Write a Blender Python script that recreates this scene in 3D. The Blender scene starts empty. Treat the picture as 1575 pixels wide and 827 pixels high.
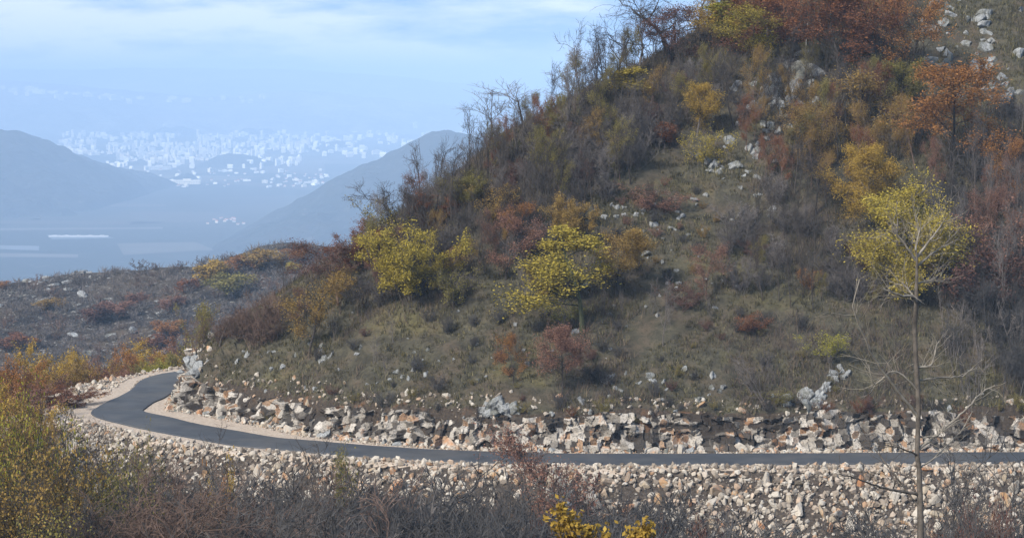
import bpy, math, random
import numpy as np

PI = math.pi
rad = math.radians
SC = bpy.context.scene
COL = SC.collection

# ------------------------------------------------------------------ camera
F = 3370.0                      # focal length in photograph pixels (1575 wide)
CAMZ = 24.0
PITCH = math.atan((413.5 - 130) / F)
cam = bpy.data.cameras.new("camera")
cam.sensor_width = 36.0
cam.lens = 36.0 * F / 1575.0
cam.clip_start = 0.5
cam.clip_end = 120000
camo = bpy.data.objects.new("camera", cam)
COL.objects.link(camo)
camo.location = (0, 0, CAMZ)
camo.rotation_euler = (PI / 2 - PITCH, 0, 0)
SC.camera = camo
FW = np.array([0, math.cos(PITCH), -math.sin(PITCH)])
UP = np.array([0, math.sin(PITCH), math.cos(PITCH)])


def ray(px, py):
    u = (px - 787.5) / F
    v = (413.5 - py) / F
    d = FW + np.array([u, 0, 0]) + v * UP
    return d / d[1]             # one metre of depth (y) per unit


def at_z(px, py, z=0.0):
    d = ray(px, py)
    return d * ((z - CAMZ) / d[2]) + np.array([0, 0, CAMZ])


def at_y(px, py, y):
    return ray(px, py) * y + np.array([0, 0, CAMZ])


def project(p):
    q = np.asarray(p, float) - np.array([0, 0, CAMZ])
    dep = q @ FW
    return 787.5 + F * q[..., 0] / dep, 413.5 - F * (q @ UP) / dep


# ------------------------------------------------------------------ noise
def _hash(ix, iy, seed):
    h = (ix.astype(np.int64) * 374761393 + iy.astype(np.int64) * 668265263 + seed * 1442695041) & 0xFFFFFFFF
    h = ((h ^ (h >> 13)) * 1274126177) & 0xFFFFFFFF
    return ((h ^ (h >> 16)) & 0xFFFF) / 65535.0


def vnoise(x, y, seed=0):
    x = np.asarray(x, float); y = np.asarray(y, float)
    ix = np.floor(x); iy = np.floor(y)
    fx = x - ix; fy = y - iy
    fx = fx * fx * (3 - 2 * fx); fy = fy * fy * (3 - 2 * fy)
    a = _hash(ix, iy, seed); b = _hash(ix + 1, iy, seed)
    c = _hash(ix, iy + 1, seed); d = _hash(ix + 1, iy + 1, seed)
    return (a + (b - a) * fx + (c - a) * fy + (a - b - c + d) * fx * fy) * 2 - 1


def fbm(x, y, seed=0, octaves=4):
    s = 0; a = 1.0; t = 0
    for k in range(octaves):
        s = s + a * vnoise(x * 2 ** k, y * 2 ** k, seed + k * 17); t += a; a *= 0.5
    return s / t


def sstep(a, b, x):
    t = np.clip((x - a) / (b - a), 0, 1)
    return t * t * (3 - 2 * t)


# ------------------------------------------------------------------ materials
class N:
    """small node-tree writer"""
    def __init__(self, name):
        self.m = bpy.data.materials.new(name)
        self.m.use_nodes = True
        self.t = self.m.node_tree
        self.t.nodes.clear()
        self.out = self.t.nodes.new('ShaderNodeOutputMaterial')

    def n(self, kind, ins=None, **kw):
        nd = self.t.nodes.new('ShaderNode' + kind)
        for k, v in kw.items():
            setattr(nd, k, v)
        for k, v in (ins or {}).items():
            self.set(nd.inputs[k], v)
        return nd

    def set(self, sock, v):
        if hasattr(v, 'is_output'):
            self.t.links.new(v, sock)
        else:
            sock.default_value = v

    def noise(self, scale, detail=4, rough=0.6, vec=None):
        nd = self.n('TexNoise', {'Scale': scale, 'Detail': detail, 'Roughness': rough})
        if vec is not None:
            self.set(nd.inputs['Vector'], vec)
        return nd.outputs['Fac']

    def ramp(self, fac, stops, interp='LINEAR'):
        nd = self.n('ValToRGB', {'Fac': fac})
        cr = nd.color_ramp
        cr.interpolation = interp
        while len(cr.elements) < len(stops):
            cr.elements.new(0.5)
        for e, (p, c) in zip(cr.elements, stops):
            e.position = p
            e.color = (c[0], c[1], c[2], 1) if not isinstance(c, (int, float)) else (c, c, c, 1)
        return nd.outputs['Color']

    def mix(self, fac, a, b, blend='MIX'):
        nd = self.n('Mix', data_type='RGBA', blend_type=blend)
        self.set(nd.inputs['Factor'], fac)
        for i, v in ((6, a), (7, b)):
            if isinstance(v, tuple) and len(v) == 3:
                v = (*v, 1)
            self.set(nd.inputs[i], v)
        return nd.outputs[2]

    def math(self, op, a, b=0.0):
        nd = self.n('Math', operation=op)
        self.set(nd.inputs[0], a); self.set(nd.inputs[1], b)
        return nd.outputs[0]

    def coord(self, which='Object'):
        return self.n('TexCoord').outputs[which]

    def bump(self, h, strength=0.5, dist=0.1):
        return self.n('Bump', {'Height': h, 'Strength': strength, 'Distance': dist}).outputs[0]

    def pbr(self, col, rough=0.9, normal=None, spec=0.2):
        b = self.n('BsdfPrincipled')
        self.set(b.inputs['Base Color'], (*col, 1) if isinstance(col, tuple) and len(col) == 3 else col)
        self.set(b.inputs['Roughness'], rough)
        b.inputs['Specular IOR Level'].default_value = spec
        if normal is not None:
            self.set(b.inputs['Normal'], normal)
        self.t.links.new(b.outputs[0], self.out.inputs[0])
        return self.m


def lerp3(a, b, t):
    return tuple(x + (y - x) * t for x, y in zip(a, b))


def leaf_mat(name, dark, mid, light):
    g = N(name)
    r = g.n('NewGeometry').outputs['Random Per Island']
    ob = g.n('ObjectInfo').outputs['Random']
    c = g.ramp(r, [(0, dark), (0.45, mid), (1, light)])
    c = g.mix(g.math('MULTIPLY', ob, 0.45), c, lerp3(dark, mid, 0.35))
    d = g.n('BsdfDiffuse'); g.set(d.inputs['Color'], c)
    t = g.n('BsdfTranslucent'); g.set(t.inputs['Color'], c)
    mx = g.n('MixShader', {0: 0.32})
    g.t.links.new(d.outputs[0], mx.inputs[1]); g.t.links.new(t.outputs[0], mx.inputs[2])
    g.t.links.new(mx.outputs[0], g.out.inputs[0])
    return g.m


LEAF = {
    'yellow': leaf_mat('yellow_leaves', (0.17, 0.135, 0.028), (0.35, 0.275, 0.05), (0.50, 0.40, 0.075)),
    'lime': leaf_mat('yellow_green_leaves', (0.13, 0.13, 0.025), (0.27, 0.25, 0.04), (0.42, 0.37, 0.06)),
    'olive': leaf_mat('olive_leaves', (0.10, 0.09, 0.03), (0.20, 0.17, 0.05), (0.30, 0.26, 0.08)),
    'gold': leaf_mat('golden_leaves', (0.20, 0.13, 0.03), (0.38, 0.25, 0.05), (0.52, 0.36, 0.075)),
    'orange': leaf_mat('orange_leaves', (0.17, 0.08, 0.03), (0.29, 0.135, 0.045), (0.40, 0.20, 0.07)),
    'rust': leaf_mat('rust_leaves', (0.10, 0.045, 0.026), (0.19, 0.082, 0.042), (0.28, 0.125, 0.06)),
    'maroon': leaf_mat('dark_red_brown_leaves', (0.07, 0.04, 0.034), (0.125, 0.066, 0.053), (0.18, 0.095, 0.07)),
    'pink': leaf_mat('faded_red_brown_leaves', (0.13, 0.072, 0.052), (0.21, 0.112, 0.08), (0.30, 0.165, 0.12)),
    'ochre': leaf_mat('ochre_leaves', (0.15, 0.09, 0.03), (0.26, 0.17, 0.05), (0.36, 0.25, 0.08)),
}


def bark_mat(name, a, b, objvar=True):
    g = N(name)
    f = g.ramp(g.noise(7, 5, 0.7, g.coord('Object')), [(0.35, 0), (0.65, 1)])
    c = g.mix(f, a, b)
    if objvar:
        ob = g.n('ObjectInfo').outputs['Random']
        c = g.mix(g.math('MULTIPLY', ob, 0.7), c, lerp3(a, (0.022, 0.019, 0.017), 0.65))
    return g.pbr(c, 0.95, spec=0.1)


BARK = {
    'dark': bark_mat('dark_bark', (0.040, 0.034, 0.030), (0.085, 0.072, 0.062)),
    'grey': bark_mat('grey_bark', (0.095, 0.082, 0.074), (0.17, 0.15, 0.138)),
    'twig': bark_mat('grey_brown_twigs', (0.085, 0.074, 0.070), (0.175, 0.155, 0.145)),
    'dark_grey': bark_mat('dark_grey_twigs', (0.044, 0.042, 0.041), (0.090, 0.084, 0.081)),  # twigs of a darker neutral grey
    'brown': bark_mat('brown_twigs', (0.10, 0.066, 0.052), (0.17, 0.115, 0.09)),
    'pale': bark_mat('pale_weathered_bark', (0.24, 0.21, 0.17), (0.40, 0.36, 0.29), False),
    'weathered': bark_mat('weathered_trunk_bark', (0.060, 0.052, 0.044), (0.125, 0.108, 0.092), False),
    'bleached': bark_mat('bleached_dead_wood', (0.16, 0.14, 0.115), (0.29, 0.26, 0.215), False),
    'ivy': bark_mat('ivy_covered_bark', (0.025, 0.035, 0.015), (0.06, 0.06, 0.035), False),
    'birch': bark_mat('white_bark', (0.30, 0.28, 0.25), (0.55, 0.53, 0.50), False),
}


def rock_mat(name, a, b, stain, stain_amt, dark_amt, scale=1.2):
    g = N(name)
    co = g.coord('Object')
    ob = g.n('ObjectInfo')
    off = g.n('VectorMath', operation='ADD')
    g.set(off.inputs[0], co)
    sc = g.n('VectorMath', operation='SCALE'); g.set(sc.inputs[0], ob.outputs['Location']); sc.inputs['Scale'].default_value = 0.37
    g.set(off.inputs[1], sc.outputs[0])
    v = off.outputs[0]
    n1 = g.noise(scale * 2.5, 6, 0.65, v)
    n2 = g.noise(scale * 0.9, 4, 0.6, v)
    n3 = g.noise(scale * 7, 4, 0.7, v)
    c = g.mix(g.ramp(n1, [(0.3, 0), (0.7, 1)]), a, b)
    c = g.mix(g.math('MULTIPLY', ob.outputs['Random'], 0.45), c, lerp3(a, (0.12, 0.11, 0.10), 0.5))
    st = g.math('ADD', n2, g.math('MULTIPLY', g.math('SUBTRACT', g.math('FRACT', g.math('MULTIPLY', ob.outputs['Random'], 37.0)), 0.5), 0.35))
    c = g.mix(g.ramp(st, [(0.62 - 0.2 * stain_amt, 0), (0.78 - 0.2 * stain_amt, 0.9)]), c, stain)
    c = g.mix(g.ramp(n3, [(0.56 - 0.1 * dark_amt, 0), (0.72, dark_amt)]), c, (0.05, 0.05, 0.048))
    return g.pbr(c, 0.92, g.bump(g.math('ADD', n1, g.math('MULTIPLY', n3, 0.4)), 0.6, 0.12), 0.15)


ROCK = {
    'cream': rock_mat('cream_limestone', (0.33, 0.29, 0.24), (0.50, 0.455, 0.39), (0.36, 0.20, 0.10), 0.35, 0.25),
    'tan': rock_mat('tan_limestone', (0.28, 0.225, 0.16), (0.42, 0.355, 0.27), (0.33, 0.19, 0.09), 0.55, 0.35),
    'stained': rock_mat('rust_stained_limestone', (0.29, 0.215, 0.15), (0.41, 0.33, 0.25), (0.32, 0.15, 0.07), 0.75, 0.35),
    'bank': rock_mat('broken_limestone', (0.32, 0.29, 0.25), (0.56, 0.52, 0.46), (0.36, 0.19, 0.10), 0.5, 0.6),
    'grey': rock_mat('weathered_grey_limestone', (0.18, 0.185, 0.185), (0.36, 0.37, 0.37), (0.12, 0.12, 0.10), 0.5, 0.9),
}

# ------------------------------------------------------------------ mesh helpers


def link(name, me, mat=None, parent=None, loc=None, kind=None):
    o = bpy.data.objects.new(name, me)
    COL.objects.link(o)
    if mat is not None and me is not None:
        if len(me.materials) == 0:
            me.materials.append(mat)
    if parent is not None:
        o.parent = parent
    if loc is not None:
        o.location = loc
    if kind:
        o['kind'] = kind
    return o


def tag(o, label, cat, group=None, kind=None):
    o['label'] = label
    o['category'] = cat
    if group:
        o['group'] = group
    if kind:
        o['kind'] = kind
    return o


def own_mat(o, mat):
    o.material_slots[0].link = 'OBJECT'
    o.material_slots[0].material = mat


def mesh_np(name, verts, quads=None, tris=None, smooth=False):
    verts = np.asarray(verts, np.float32)
    q = np.zeros((0, 4), np.int32) if quads is None else np.asarray(quads, np.int32).reshape(-1, 4)
    t = np.zeros((0, 3), np.int32) if tris is None else np.asarray(tris, np.int32).reshape(-1, 3)
    me = bpy.data.meshes.new(name)
    me.vertices.add(len(verts))
    me.vertices.foreach_set('co', verts.ravel())
    nl = q.size + t.size
    me.loops.add(nl)
    me.loops.foreach_set('vertex_index', np.concatenate([q.ravel(), t.ravel()]))
    npoly = len(q) + len(t)
    me.polygons.add(npoly)
    starts = np.concatenate([np.arange(len(q)) * 4, q.size + np.arange(len(t)) * 3]).astype(np.int32)
    me.polygons.foreach_set('loop_start', starts)
    me.polygons.foreach_set('use_smooth', np.full(npoly, smooth, bool))
    me.update(calc_edges=True)
    me.validate()
    return me


def tubes(polys):
    """polys: list of (pts[N,3], radii[N], sides) -> verts, quads"""
    V = []; Q = []; base = 0
    for pts, rr, k in polys:
        pts = np.asarray(pts, float); n = len(pts)
        d = np.gradient(pts, axis=0)
        d /= np.linalg.norm(d, axis=1)[:, None] + 1e-9
        ref = np.where(np.abs(d[:, 2:3]) > 0.9, np.array([[1.0, 0, 0]]), np.array([[0, 0, 1.0]]))
        a = np.cross(d, ref); a /= np.linalg.norm(a, axis=1)[:, None] + 1e-9
        b = np.cross(d, a)
        ang = np.arange(k) * 2 * PI / k
        ring = pts[:, None, :] + np.asarray(rr)[:, None, None] * (np.cos(ang)[None, :, None] * a[:, None, :] + np.sin(ang)[None, :, None] * b[:, None, :])
        V.append(ring.reshape(-1, 3))
        i = np.arange(n - 1)[:, None] * k; j = np.arange(k)[None, :]; jn = (j + 1) % k
        Q.append(np.stack([base + i + j, base + i + jn, base + i + k + jn, base + i + k + j], -1).reshape(-1, 4))
        base += n * k
    return np.concatenate(V), np.concatenate(Q)


def leaf_quads(rng, pts, size, jitter, flat=0.0):
    n = len(pts)
    c = pts + rng.normal(0, jitter, (n, 3))
    a = rng.normal(0, 1, (n, 3)); a[:, 2] *= (1 - flat); a /= np.linalg.norm(a, axis=1)[:, None]
    b = rng.normal(0, 1, (n, 3)); b -= a * (a * b).sum(1)[:, None]; b /= np.linalg.norm(b, axis=1)[:, None]
    s = size * rng.uniform(0.55, 1.35, (n, 1))
    v = np.stack([c - a * s * 0.7, c + b * s * 0.42, c + a * s * 0.7, c - b * s * 0.42], 1).reshape(-1, 3)
    return v, np.arange(4 * n).reshape(-1, 4)


def grow(rng, p, d, L, nseg, wander, up):
    pts = [np.array(p, float)]
    d = np.array(d, float); d /= np.linalg.norm(d)
    for _ in range(nseg):
        d = d + rng.normal(0, wander, 3) + np.array([0, 0, up])
        d /= np.linalg.norm(d)
        pts.append(pts[-1] + d * L / nseg)
    return np.array(pts)


def along(pts, f):
    x = f * (len(pts) - 1); i = min(int(x), len(pts) - 2)
    return pts[i] + (pts[i + 1] - pts[i]) * (x - i), pts[i + 1] - pts[i]


def side_dir(rng, d, ang):
    d = d / (np.linalg.norm(d) + 1e-9)
    r = rng.normal(0, 1, 3); r -= d * (r @ d); r /= np.linalg.norm(r) + 1e-9
    return d * math.cos(ang) + r * math.sin(ang)


def plant(seed, H=6.0, stems=1, stem_spread=0.0, stem_len=0.85, limb0=0.3, n1=9, n2=6, n3=5, n4=0, limb=0.42, profile='round',
          r0=0.10, rt=0.011, wander=0.10, up=0.05, ang=(35, 65), leaf=0, leaf_size=0.16, leaf_jit=0.12, leaf_from=2, flat=0.0, lean=0.0):
    rng = np.random.default_rng(seed)
    trunk = []; crown = []; lv = []
    for s in range(stems):
        az = rng.uniform(0, 2 * PI) if stems > 1 else rng.uniform(0, 2 * PI)
        sp = rad(stem_spread) * (rng.uniform(0.15, 1) if stems > 1 else 1)
        d = np.array([math.sin(sp) * math.cos(az) + lean, math.sin(sp) * math.sin(az), math.cos(sp)])
        b0 = np.array([rng.normal(0, 0.12), rng.normal(0, 0.12), 0]) if stems > 1 else np.zeros(3)
        L = H * stem_len * (rng.uniform(0.65, 1.0) if stems > 1 else 1)
        ns = 9 if stems == 1 else 6
        st = grow(rng, b0 - np.array([0, 0, 0.35]), d, L + 0.35, ns, wander * 0.6, up * 0.6)
        rr = np.linspace(r0, r0 * 0.22, ns + 1)
        if stems == 1:
            rr[0] *= 1.5
        trunk.append((st, rr, 6 if stems == 1 else 4))
        for i in range(n1):
            f = limb0 + (1 - limb0) * (i + rng.uniform(0, 1)) / n1
            p, dd = along(st, min(f, 0.995))
            if profile == 'round':
                k = math.sqrt(max(0.12, 1 - ((f - 0.62) / 0.55) ** 2))
            elif profile == 'egg':
                k = math.sqrt(max(0.08, 1 - ((f - 0.42) / 0.6) ** 2))
            elif profile == 'cone':
                k = 1.15 * (1.08 - f)
            elif profile == 'vase':
                k = 0.45 + 0.5 * f
            else:
                k = 0.8
            L1 = H * limb * k * rng.uniform(0.75, 1.2)
            a1 = side_dir(rng, dd, rad(rng.uniform(*ang)))
            l1 = grow(rng, p, a1, L1, 5, wander * 1.5, up)
            R1 = max(rt * 1.6, r0 * 0.42 * (1 - 0.5 * f))
            crown.append((l1, np.linspace(R1, rt * 1.1, 6), 4))
            for j in range(n2):
                f2 = 0.22 + 0.78 * (j + rng.uniform(0, 1)) / n2
                p2, d2 = along(l1, min(f2, 0.99))
                l2 = grow(rng, p2, side_dir(rng, d2, rad(rng.uniform(25, 60))), L1 * 0.5 * (1.15 - 0.5 * f2) * rng.uniform(0.7, 1.2), 3, wander * 1.8, up * 1.2)
                crown.append((l2, np.linspace(max(rt * 1.2, R1 * 0.4), rt * 0.8, 4), 3))
                if leaf and leaf_from <= 2:
                    lv.append(l2[1:])
                for k3 in range(n3):
                    f3 = 0.15 + 0.85 * (k3 + rng.uniform(0, 1)) / n3
                    p3, d3 = along(l2, min(f3, 0.99))
                    l3 = grow(rng, p3, side_dir(rng, d3, rad(rng.uniform(20, 55))), L1 * 0.30 * rng.uniform(0.6, 1.3), 2, wander * 2, up * 1.5)
                    crown.append((l3, np.array([rt * 0.9, rt * 0.75, rt * 0.5]), 3))
                    if leaf:
                        lv.append(l3)
                    for k4 in range(n4):
                        p4, d4 = along(l3, rng.uniform(0.3, 0.95))
                        l4 = grow(rng, p4, side_dir(rng, d4, rad(rng.uniform(20, 50))), L1 * 0.17 * rng.uniform(0.6, 1.3), 1, wander, up)
                        crown.append((l4, np.array([rt * 0.7, rt * 0.45]), 3))
    out = {'H': H}
    out['trunk'] = tubes(trunk)
    out['twigs'] = tubes(crown)
    if leaf:
        P = np.concatenate(lv)
        # clumped leaves: drop whole twigs at random so gaps stay open
        idx = rng.integers(0, len(P), leaf)
        keep = vnoise(P[idx, 0] * 0.9 + 7, P[idx, 2] * 0.9 + P[idx, 1] * 0.7, seed) > -0.68
        out['leaves'] = leaf_quads(rng, P[idx][keep], leaf_size, leaf_jit, flat)
    out['top'] = max(out['twigs'][0][:, 2].max(), out['trunk'][0][:, 2].max())
    w = out['twigs'][0]
    out['width'] = np.percentile(w[:, 0], 98) - np.percentile(w[:, 0], 2)
    return out


def join(a, b):
    return np.concatenate([a[0], b[0]]), np.concatenate([a[1], b[1] + len(a[0])])


class Proto:
    """meshes of one growth form; parts: trunk (with limbs) and crown"""
    def __init__(self, name, spec, bare=False, single=False):
        d = plant(**spec)
        self.top = d['top']; self.width = d['width']; self.single = single; self.bare = bare
        if single:
            v, q = join(d['trunk'], d['twigs'])
            self.trunk = mesh_np(name, v, q)
            self.crown = None
            self.trunk.materials.append(BARK['twig'])
        else:
            if bare:
                self.trunk = mesh_np(name + '_trunk', *d['trunk'], smooth=True)
                self.crown = mesh_np(name + '_branches', *d['twigs'])
                self.crown.materials.append(BARK['twig'])
            else:
                self.trunk = mesh_np(name + '_trunk', *join(d['trunk'], d['twigs']))
                self.crown = mesh_np(name + '_crown', *d['leaves'])
                self.crown.materials.append(LEAF['yellow'])
            self.trunk.materials.append(BARK['dark'])


PR = {}
B = dict
for i in range(4):   # bare trees
    PR['bare_tree', i] = Proto('bare_tree', B(seed=10 + i, H=6, n1=10, n2=6, n3=5, n4=3, limb=0.40, r0=0.10, rt=0.012, wander=0.13, up=0.07, limb0=0.28, profile='round', ang=(30, 60)), bare=True)
for i in range(3):   # gnarled dark trees of the ridge
    PR['gnarled_tree', i] = Proto('gnarled_tree', B(seed=30 + i, H=6, n1=8, n2=6, n3=5, n4=1, limb=0.5, r0=0.17, rt=0.013, wander=0.26, up=0.05, limb0=0.25, profile='vase', ang=(30, 70), stem_len=0.7), bare=True)
for i in range(3):   # open bare trees against the sky
    PR['open_tree', i] = Proto('open_tree', B(seed=25 + i, H=6, n1=9, n2=5, n3=4, n4=1, limb=0.38, r0=0.085, rt=0.0115, wander=0.12, up=0.10, limb0=0.25, profile='round', ang=(25, 50)), bare=True)
for i in range(2):   # tall thin saplings near the viewer
    PR['tall_sapling', i] = Proto('tall_sapling', B(seed=240 + i, H=11, stems=3, stem_spread=10, n1=10, n2=4, n3=3, n4=1, limb=0.16, r0=0.045, rt=0.008, wander=0.10, up=0.08, limb0=0.3, profile='round', ang=(25, 50)), single=True)
for i in range(5):   # bare shrubs
    PR['bare_shrub', i] = Proto('bare_shrub', B(seed=50 + i, H=3, stems=11, stem_spread=46, n1=6, n2=4, n3=4, n4=2, limb=0.36, r0=0.028, rt=0.0105, wander=0.12, up=0.09, limb0=0.2, profile='vase', ang=(20, 45)), single=True)
for i in range(3):   # thin bare saplings
    PR['bare_sapling', i] = Proto('bare_sapling', B(seed=70 + i, H=4, stems=3, stem_spread=14, n1=7, n2=3, n3=2, n4=0, limb=0.26, r0=0.026, rt=0.009, wander=0.10, up=0.08, limb0=0.25, profile='cone', ang=(25, 45)), single=True)
for i in range(2):   # tiny scrub for far slopes
    PR['scrub', i] = Proto('scrub', B(seed=80 + i, H=2, stems=7, stem_spread=50, n1=4, n2=3, n3=2, limb=0.4, r0=0.03, rt=0.022, wander=0.14, up=0.05, profile='vase', ang=(20, 60)), single=True)
for i in range(3):   # leafy trees, rounded
    PR['leafy_tree', i] = Proto('leafy_tree', B(seed=100 + i, H=6, n1=14, n2=6, n3=5, limb=0.36, r0=0.085, rt=0.010, limb0=0.26, up=0.06, profile='egg', ang=(40, 72), leaf=15000, leaf_size=0.068, leaf_jit=0.15, flat=0.35))
for i in range(1):   # tiered conical tree with a clear trunk
    PR['tiered_tree', i] = Proto('tiered_tree', B(seed=260 + i, H=6.5, n1=13, n2=7, n3=5, limb=0.40, r0=0.10, rt=0.010, limb0=0.30, up=0.03, profile='cone', ang=(55, 85), wander=0.05, leaf=12000, leaf_size=0.068, leaf_jit=0.13, flat=0.5, lean=-0.04))
for i in range(2):   # rounded dense ball
    PR['ball_tree', i] = Proto('ball_tree', B(seed=110 + i, H=6, n1=17, n2=7, n3=5, limb=0.38, r0=0.085, rt=0.010, limb0=0.08, profile='egg', ang=(55, 85), leaf=42000, leaf_size=0.064, leaf_jit=0.17, flat=0.35))
for i in range(3):   # sparse leafy tree
    PR['sparse_tree', i] = Proto('sparse_tree', B(seed=120 + i, H=6, n1=10, n2=6, n3=5, limb=0.38, r0=0.08, rt=0.011, limb0=0.25, profile='round', ang=(35, 65), leaf=7000, leaf_size=0.068, leaf_jit=0.15))
for i in range(3):   # leafy shrubs, many stems
    PR['leafy_shrub', i] = Proto('leafy_shrub', B(seed=140 + i, H=4, stems=9, stem_spread=48, n1=6, n2=4, n3=3, limb=0.32, r0=0.035, rt=0.0085, wander=0.10, up=0.07, limb0=0.25, profile='vase', ang=(25, 50), leaf=22000, leaf_size=0.062, leaf_jit=0.10))
for i in range(3):   # sparse leafy shrub
    PR['sparse_shrub', i] = Proto('sparse_shrub', B(seed=160 + i, H=3, stems=8, stem_spread=42, n1=5, n2=4, n3=3, limb=0.34, r0=0.03, rt=0.0085, wander=0.12, up=0.07, limb0=0.2, profile='vase', ang=(25, 50), leaf=4000, leaf_size=0.068, leaf_jit=0.12))
for i in range(2):   # slim sapling with leaves
    PR['leafy_sapling', i] = Proto('leafy_sapling', B(seed=180 + i, H=3, n1=12, n2=4, n3=3, limb=0.24, r0=0.035, rt=0.008, limb0=0.15, profile='cone', ang=(35, 60), leaf=5500, leaf_size=0.06, leaf_jit=0.13))
for i in range(2):   # low-detail leafy clump for far slopes
    PR['far_shrub', i] = Proto('far_shrub', B(seed=190 + i, H=4, stems=6, stem_spread=45, n1=4, n2=3, n3=2, limb=0.36, r0=0.05, rt=0.02, profile='round', ang=(25, 60), leaf=2600, leaf_size=0.2, leaf_jit=0.25))

for i in range(3):   # tall many-stemmed bushes near the viewer
    PR['tall_bush', i] = Proto('tall_bush', B(seed=210 + i, H=9, stems=11, stem_spread=34, stem_len=0.8, n1=8, n2=5, n3=4, limb=0.24, r0=0.06, rt=0.009, wander=0.12, up=0.05, limb0=0.3, profile='round', ang=(30, 65), leaf=16000, leaf_size=0.10, leaf_jit=0.18))
for i in range(2):
    PR['thin_tall_bush', i] = Proto('thin_tall_bush', B(seed=220 + i, H=9, stems=11, stem_spread=34, stem_len=0.8, n1=8, n2=5, n3=5, limb=0.24, r0=0.06, rt=0.010, wander=0.12, up=0.05, limb0=0.3, profile='round', ang=(30, 65), leaf=8000, leaf_size=0.095, leaf_jit=0.18))
for i in range(3):   # tall bare thicket bushes near the viewer
    PR['tall_bare_shrub', i] = Proto('tall_bare_shrub', B(seed=230 + i, H=8, stems=13, stem_spread=34, stem_len=0.8, n1=8, n2=5, n3=4, n4=2, limb=0.24, r0=0.05, rt=0.0105, wander=0.13, up=0.05, limb0=0.25, profile='round', ang=(30, 60)), single=True)

# ------------------------------------------------------------------ road line
ctrl = []   # world x, y, half width, inner shoulder, outer shoulder, bank height
for px, py, hw, si, so, bk in [
        (2100, 702, 2, 1.0, 1.3, 2.6), (1800, 703.5, 2, 1.0, 1.3, 2.6), (1575, 704.5, 2, 1.0, 1.3, 2.6), (1300, 706, 2, 1.0, 1.3, 2.6), (1100, 706.8, 2, 1.0, 1.3, 2.5),
        (880, 706.5, 2, 1.0, 1.3, 2.4), (700, 702, 2, 1.1, 1.4, 2.3), (560, 694, 2, 1.4, 1.5, 2.2), (450, 685, 2, 2.0, 1.6, 2.1),
        (400, 680.5, 2, 2.4, 1.8, 2.0), (330, 669, 2, 3.0, 2.0, 2.0), (270, 658, 2, 3.2, 2.2, 2.0), (218, 646, 2.1, 2.8, 2.6, 2.2),
        (182, 635.5, 1.9, 2.4, 4.4, 2.4), (193, 623, 1.8, 2.0, 5.4, 2.6), (221, 610.5, 1.8, 1.0, 5.0, 3.0), (237, 598, 1.7, 0.6, 4.6, 3.4), (250, 585, 1.7, 0.5, 2.6, 3.4), (278, 577, 1.7, 0.6, 2.0, 3.4), (318, 571, 1.7, 0.8, 2.0, 3.0)]:
    p = at_z(px, py)
    ctrl.append((p[0], p[1], hw, si, so, bk))
for x, y in ((-20, 194), (-12, 212), (-2, 245), (9, 290), (18, 340)):
    ctrl.append((x, y, 1.7, 0.8, 2.0, 3.0))
ctrl = np.array(ctrl)


def catmull(P, step):
    out = []
    for i in range(len(P) - 1):
        p0 = P[max(i - 1, 0)]; p1 = P[i]; p2 = P[i + 1]; p3 = P[min(i + 2, len(P) - 1)]
        n = max(2, int(np.linalg.norm(p2[:2] - p1[:2]) / step))
        for t in np.arange(n) / n:
            out.append(0.5 * (2 * p1 + (p2 - p0) * t + (2 * p0 - 5 * p1 + 4 * p2 - p3) * t * t + (3 * p1 - p0 - 3 * p2 + p3) * t ** 3))
    out.append(P[-1])
    return np.array(out)


RC = catmull(ctrl, 0.6)
RT = np.gradient(RC[:, :2], axis=0); RT /= np.linalg.norm(RT, axis=1)[:, None]
RN = np.stack([RT[:, 1], -RT[:, 0]], 1)        # towards the hill (right of travel)


def road_near(x, y):
    """signed distance beyond the road edge (+ hill side), and the road's attributes there"""
    x = np.asarray(x, float).ravel(); y = np.asarray(y, float).ravel()
    best = np.full(len(x), 1e18); idx = np.zeros(len(x), int)
    for s in range(0, len(RC), 64):
        c = RC[s:s + 64]
        d = (x[:, None] - c[None, :, 0]) ** 2 + (y[:, None] - c[None, :, 1]) ** 2
        j = d.argmin(1); m = d[np.arange(len(x)), j]
        b = m < best
        best[b] = m[b]; idx[b] = j[b] + s
    dx = x - RC[idx, 0]; dy = y - RC[idx, 1]
    sg = np.sign(dx * RN[idx, 0] + dy * RN[idx, 1]); sg[sg == 0] = 1
    along_ = dx * RT[idx, 0] + dy * RT[idx, 1]
    dist = np.sqrt(np.maximum(best - np.where(np.abs(along_) < 0.6, along_ ** 2, 0), 0))
    return sg, dist - RC[idx, 2], RC[idx, 3], RC[idx, 4], RC[idx, 5], idx


fl = RC[RC[:, 1] < 158.5]
fl = fl[np.argsort(fl[:, 0])]
fl = fl[fl[:, 0] > -27]


def front_y(x):
    return np.interp(x, fl[:, 0], fl[:, 1] + fl[:, 2] + fl[:, 3])


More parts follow.
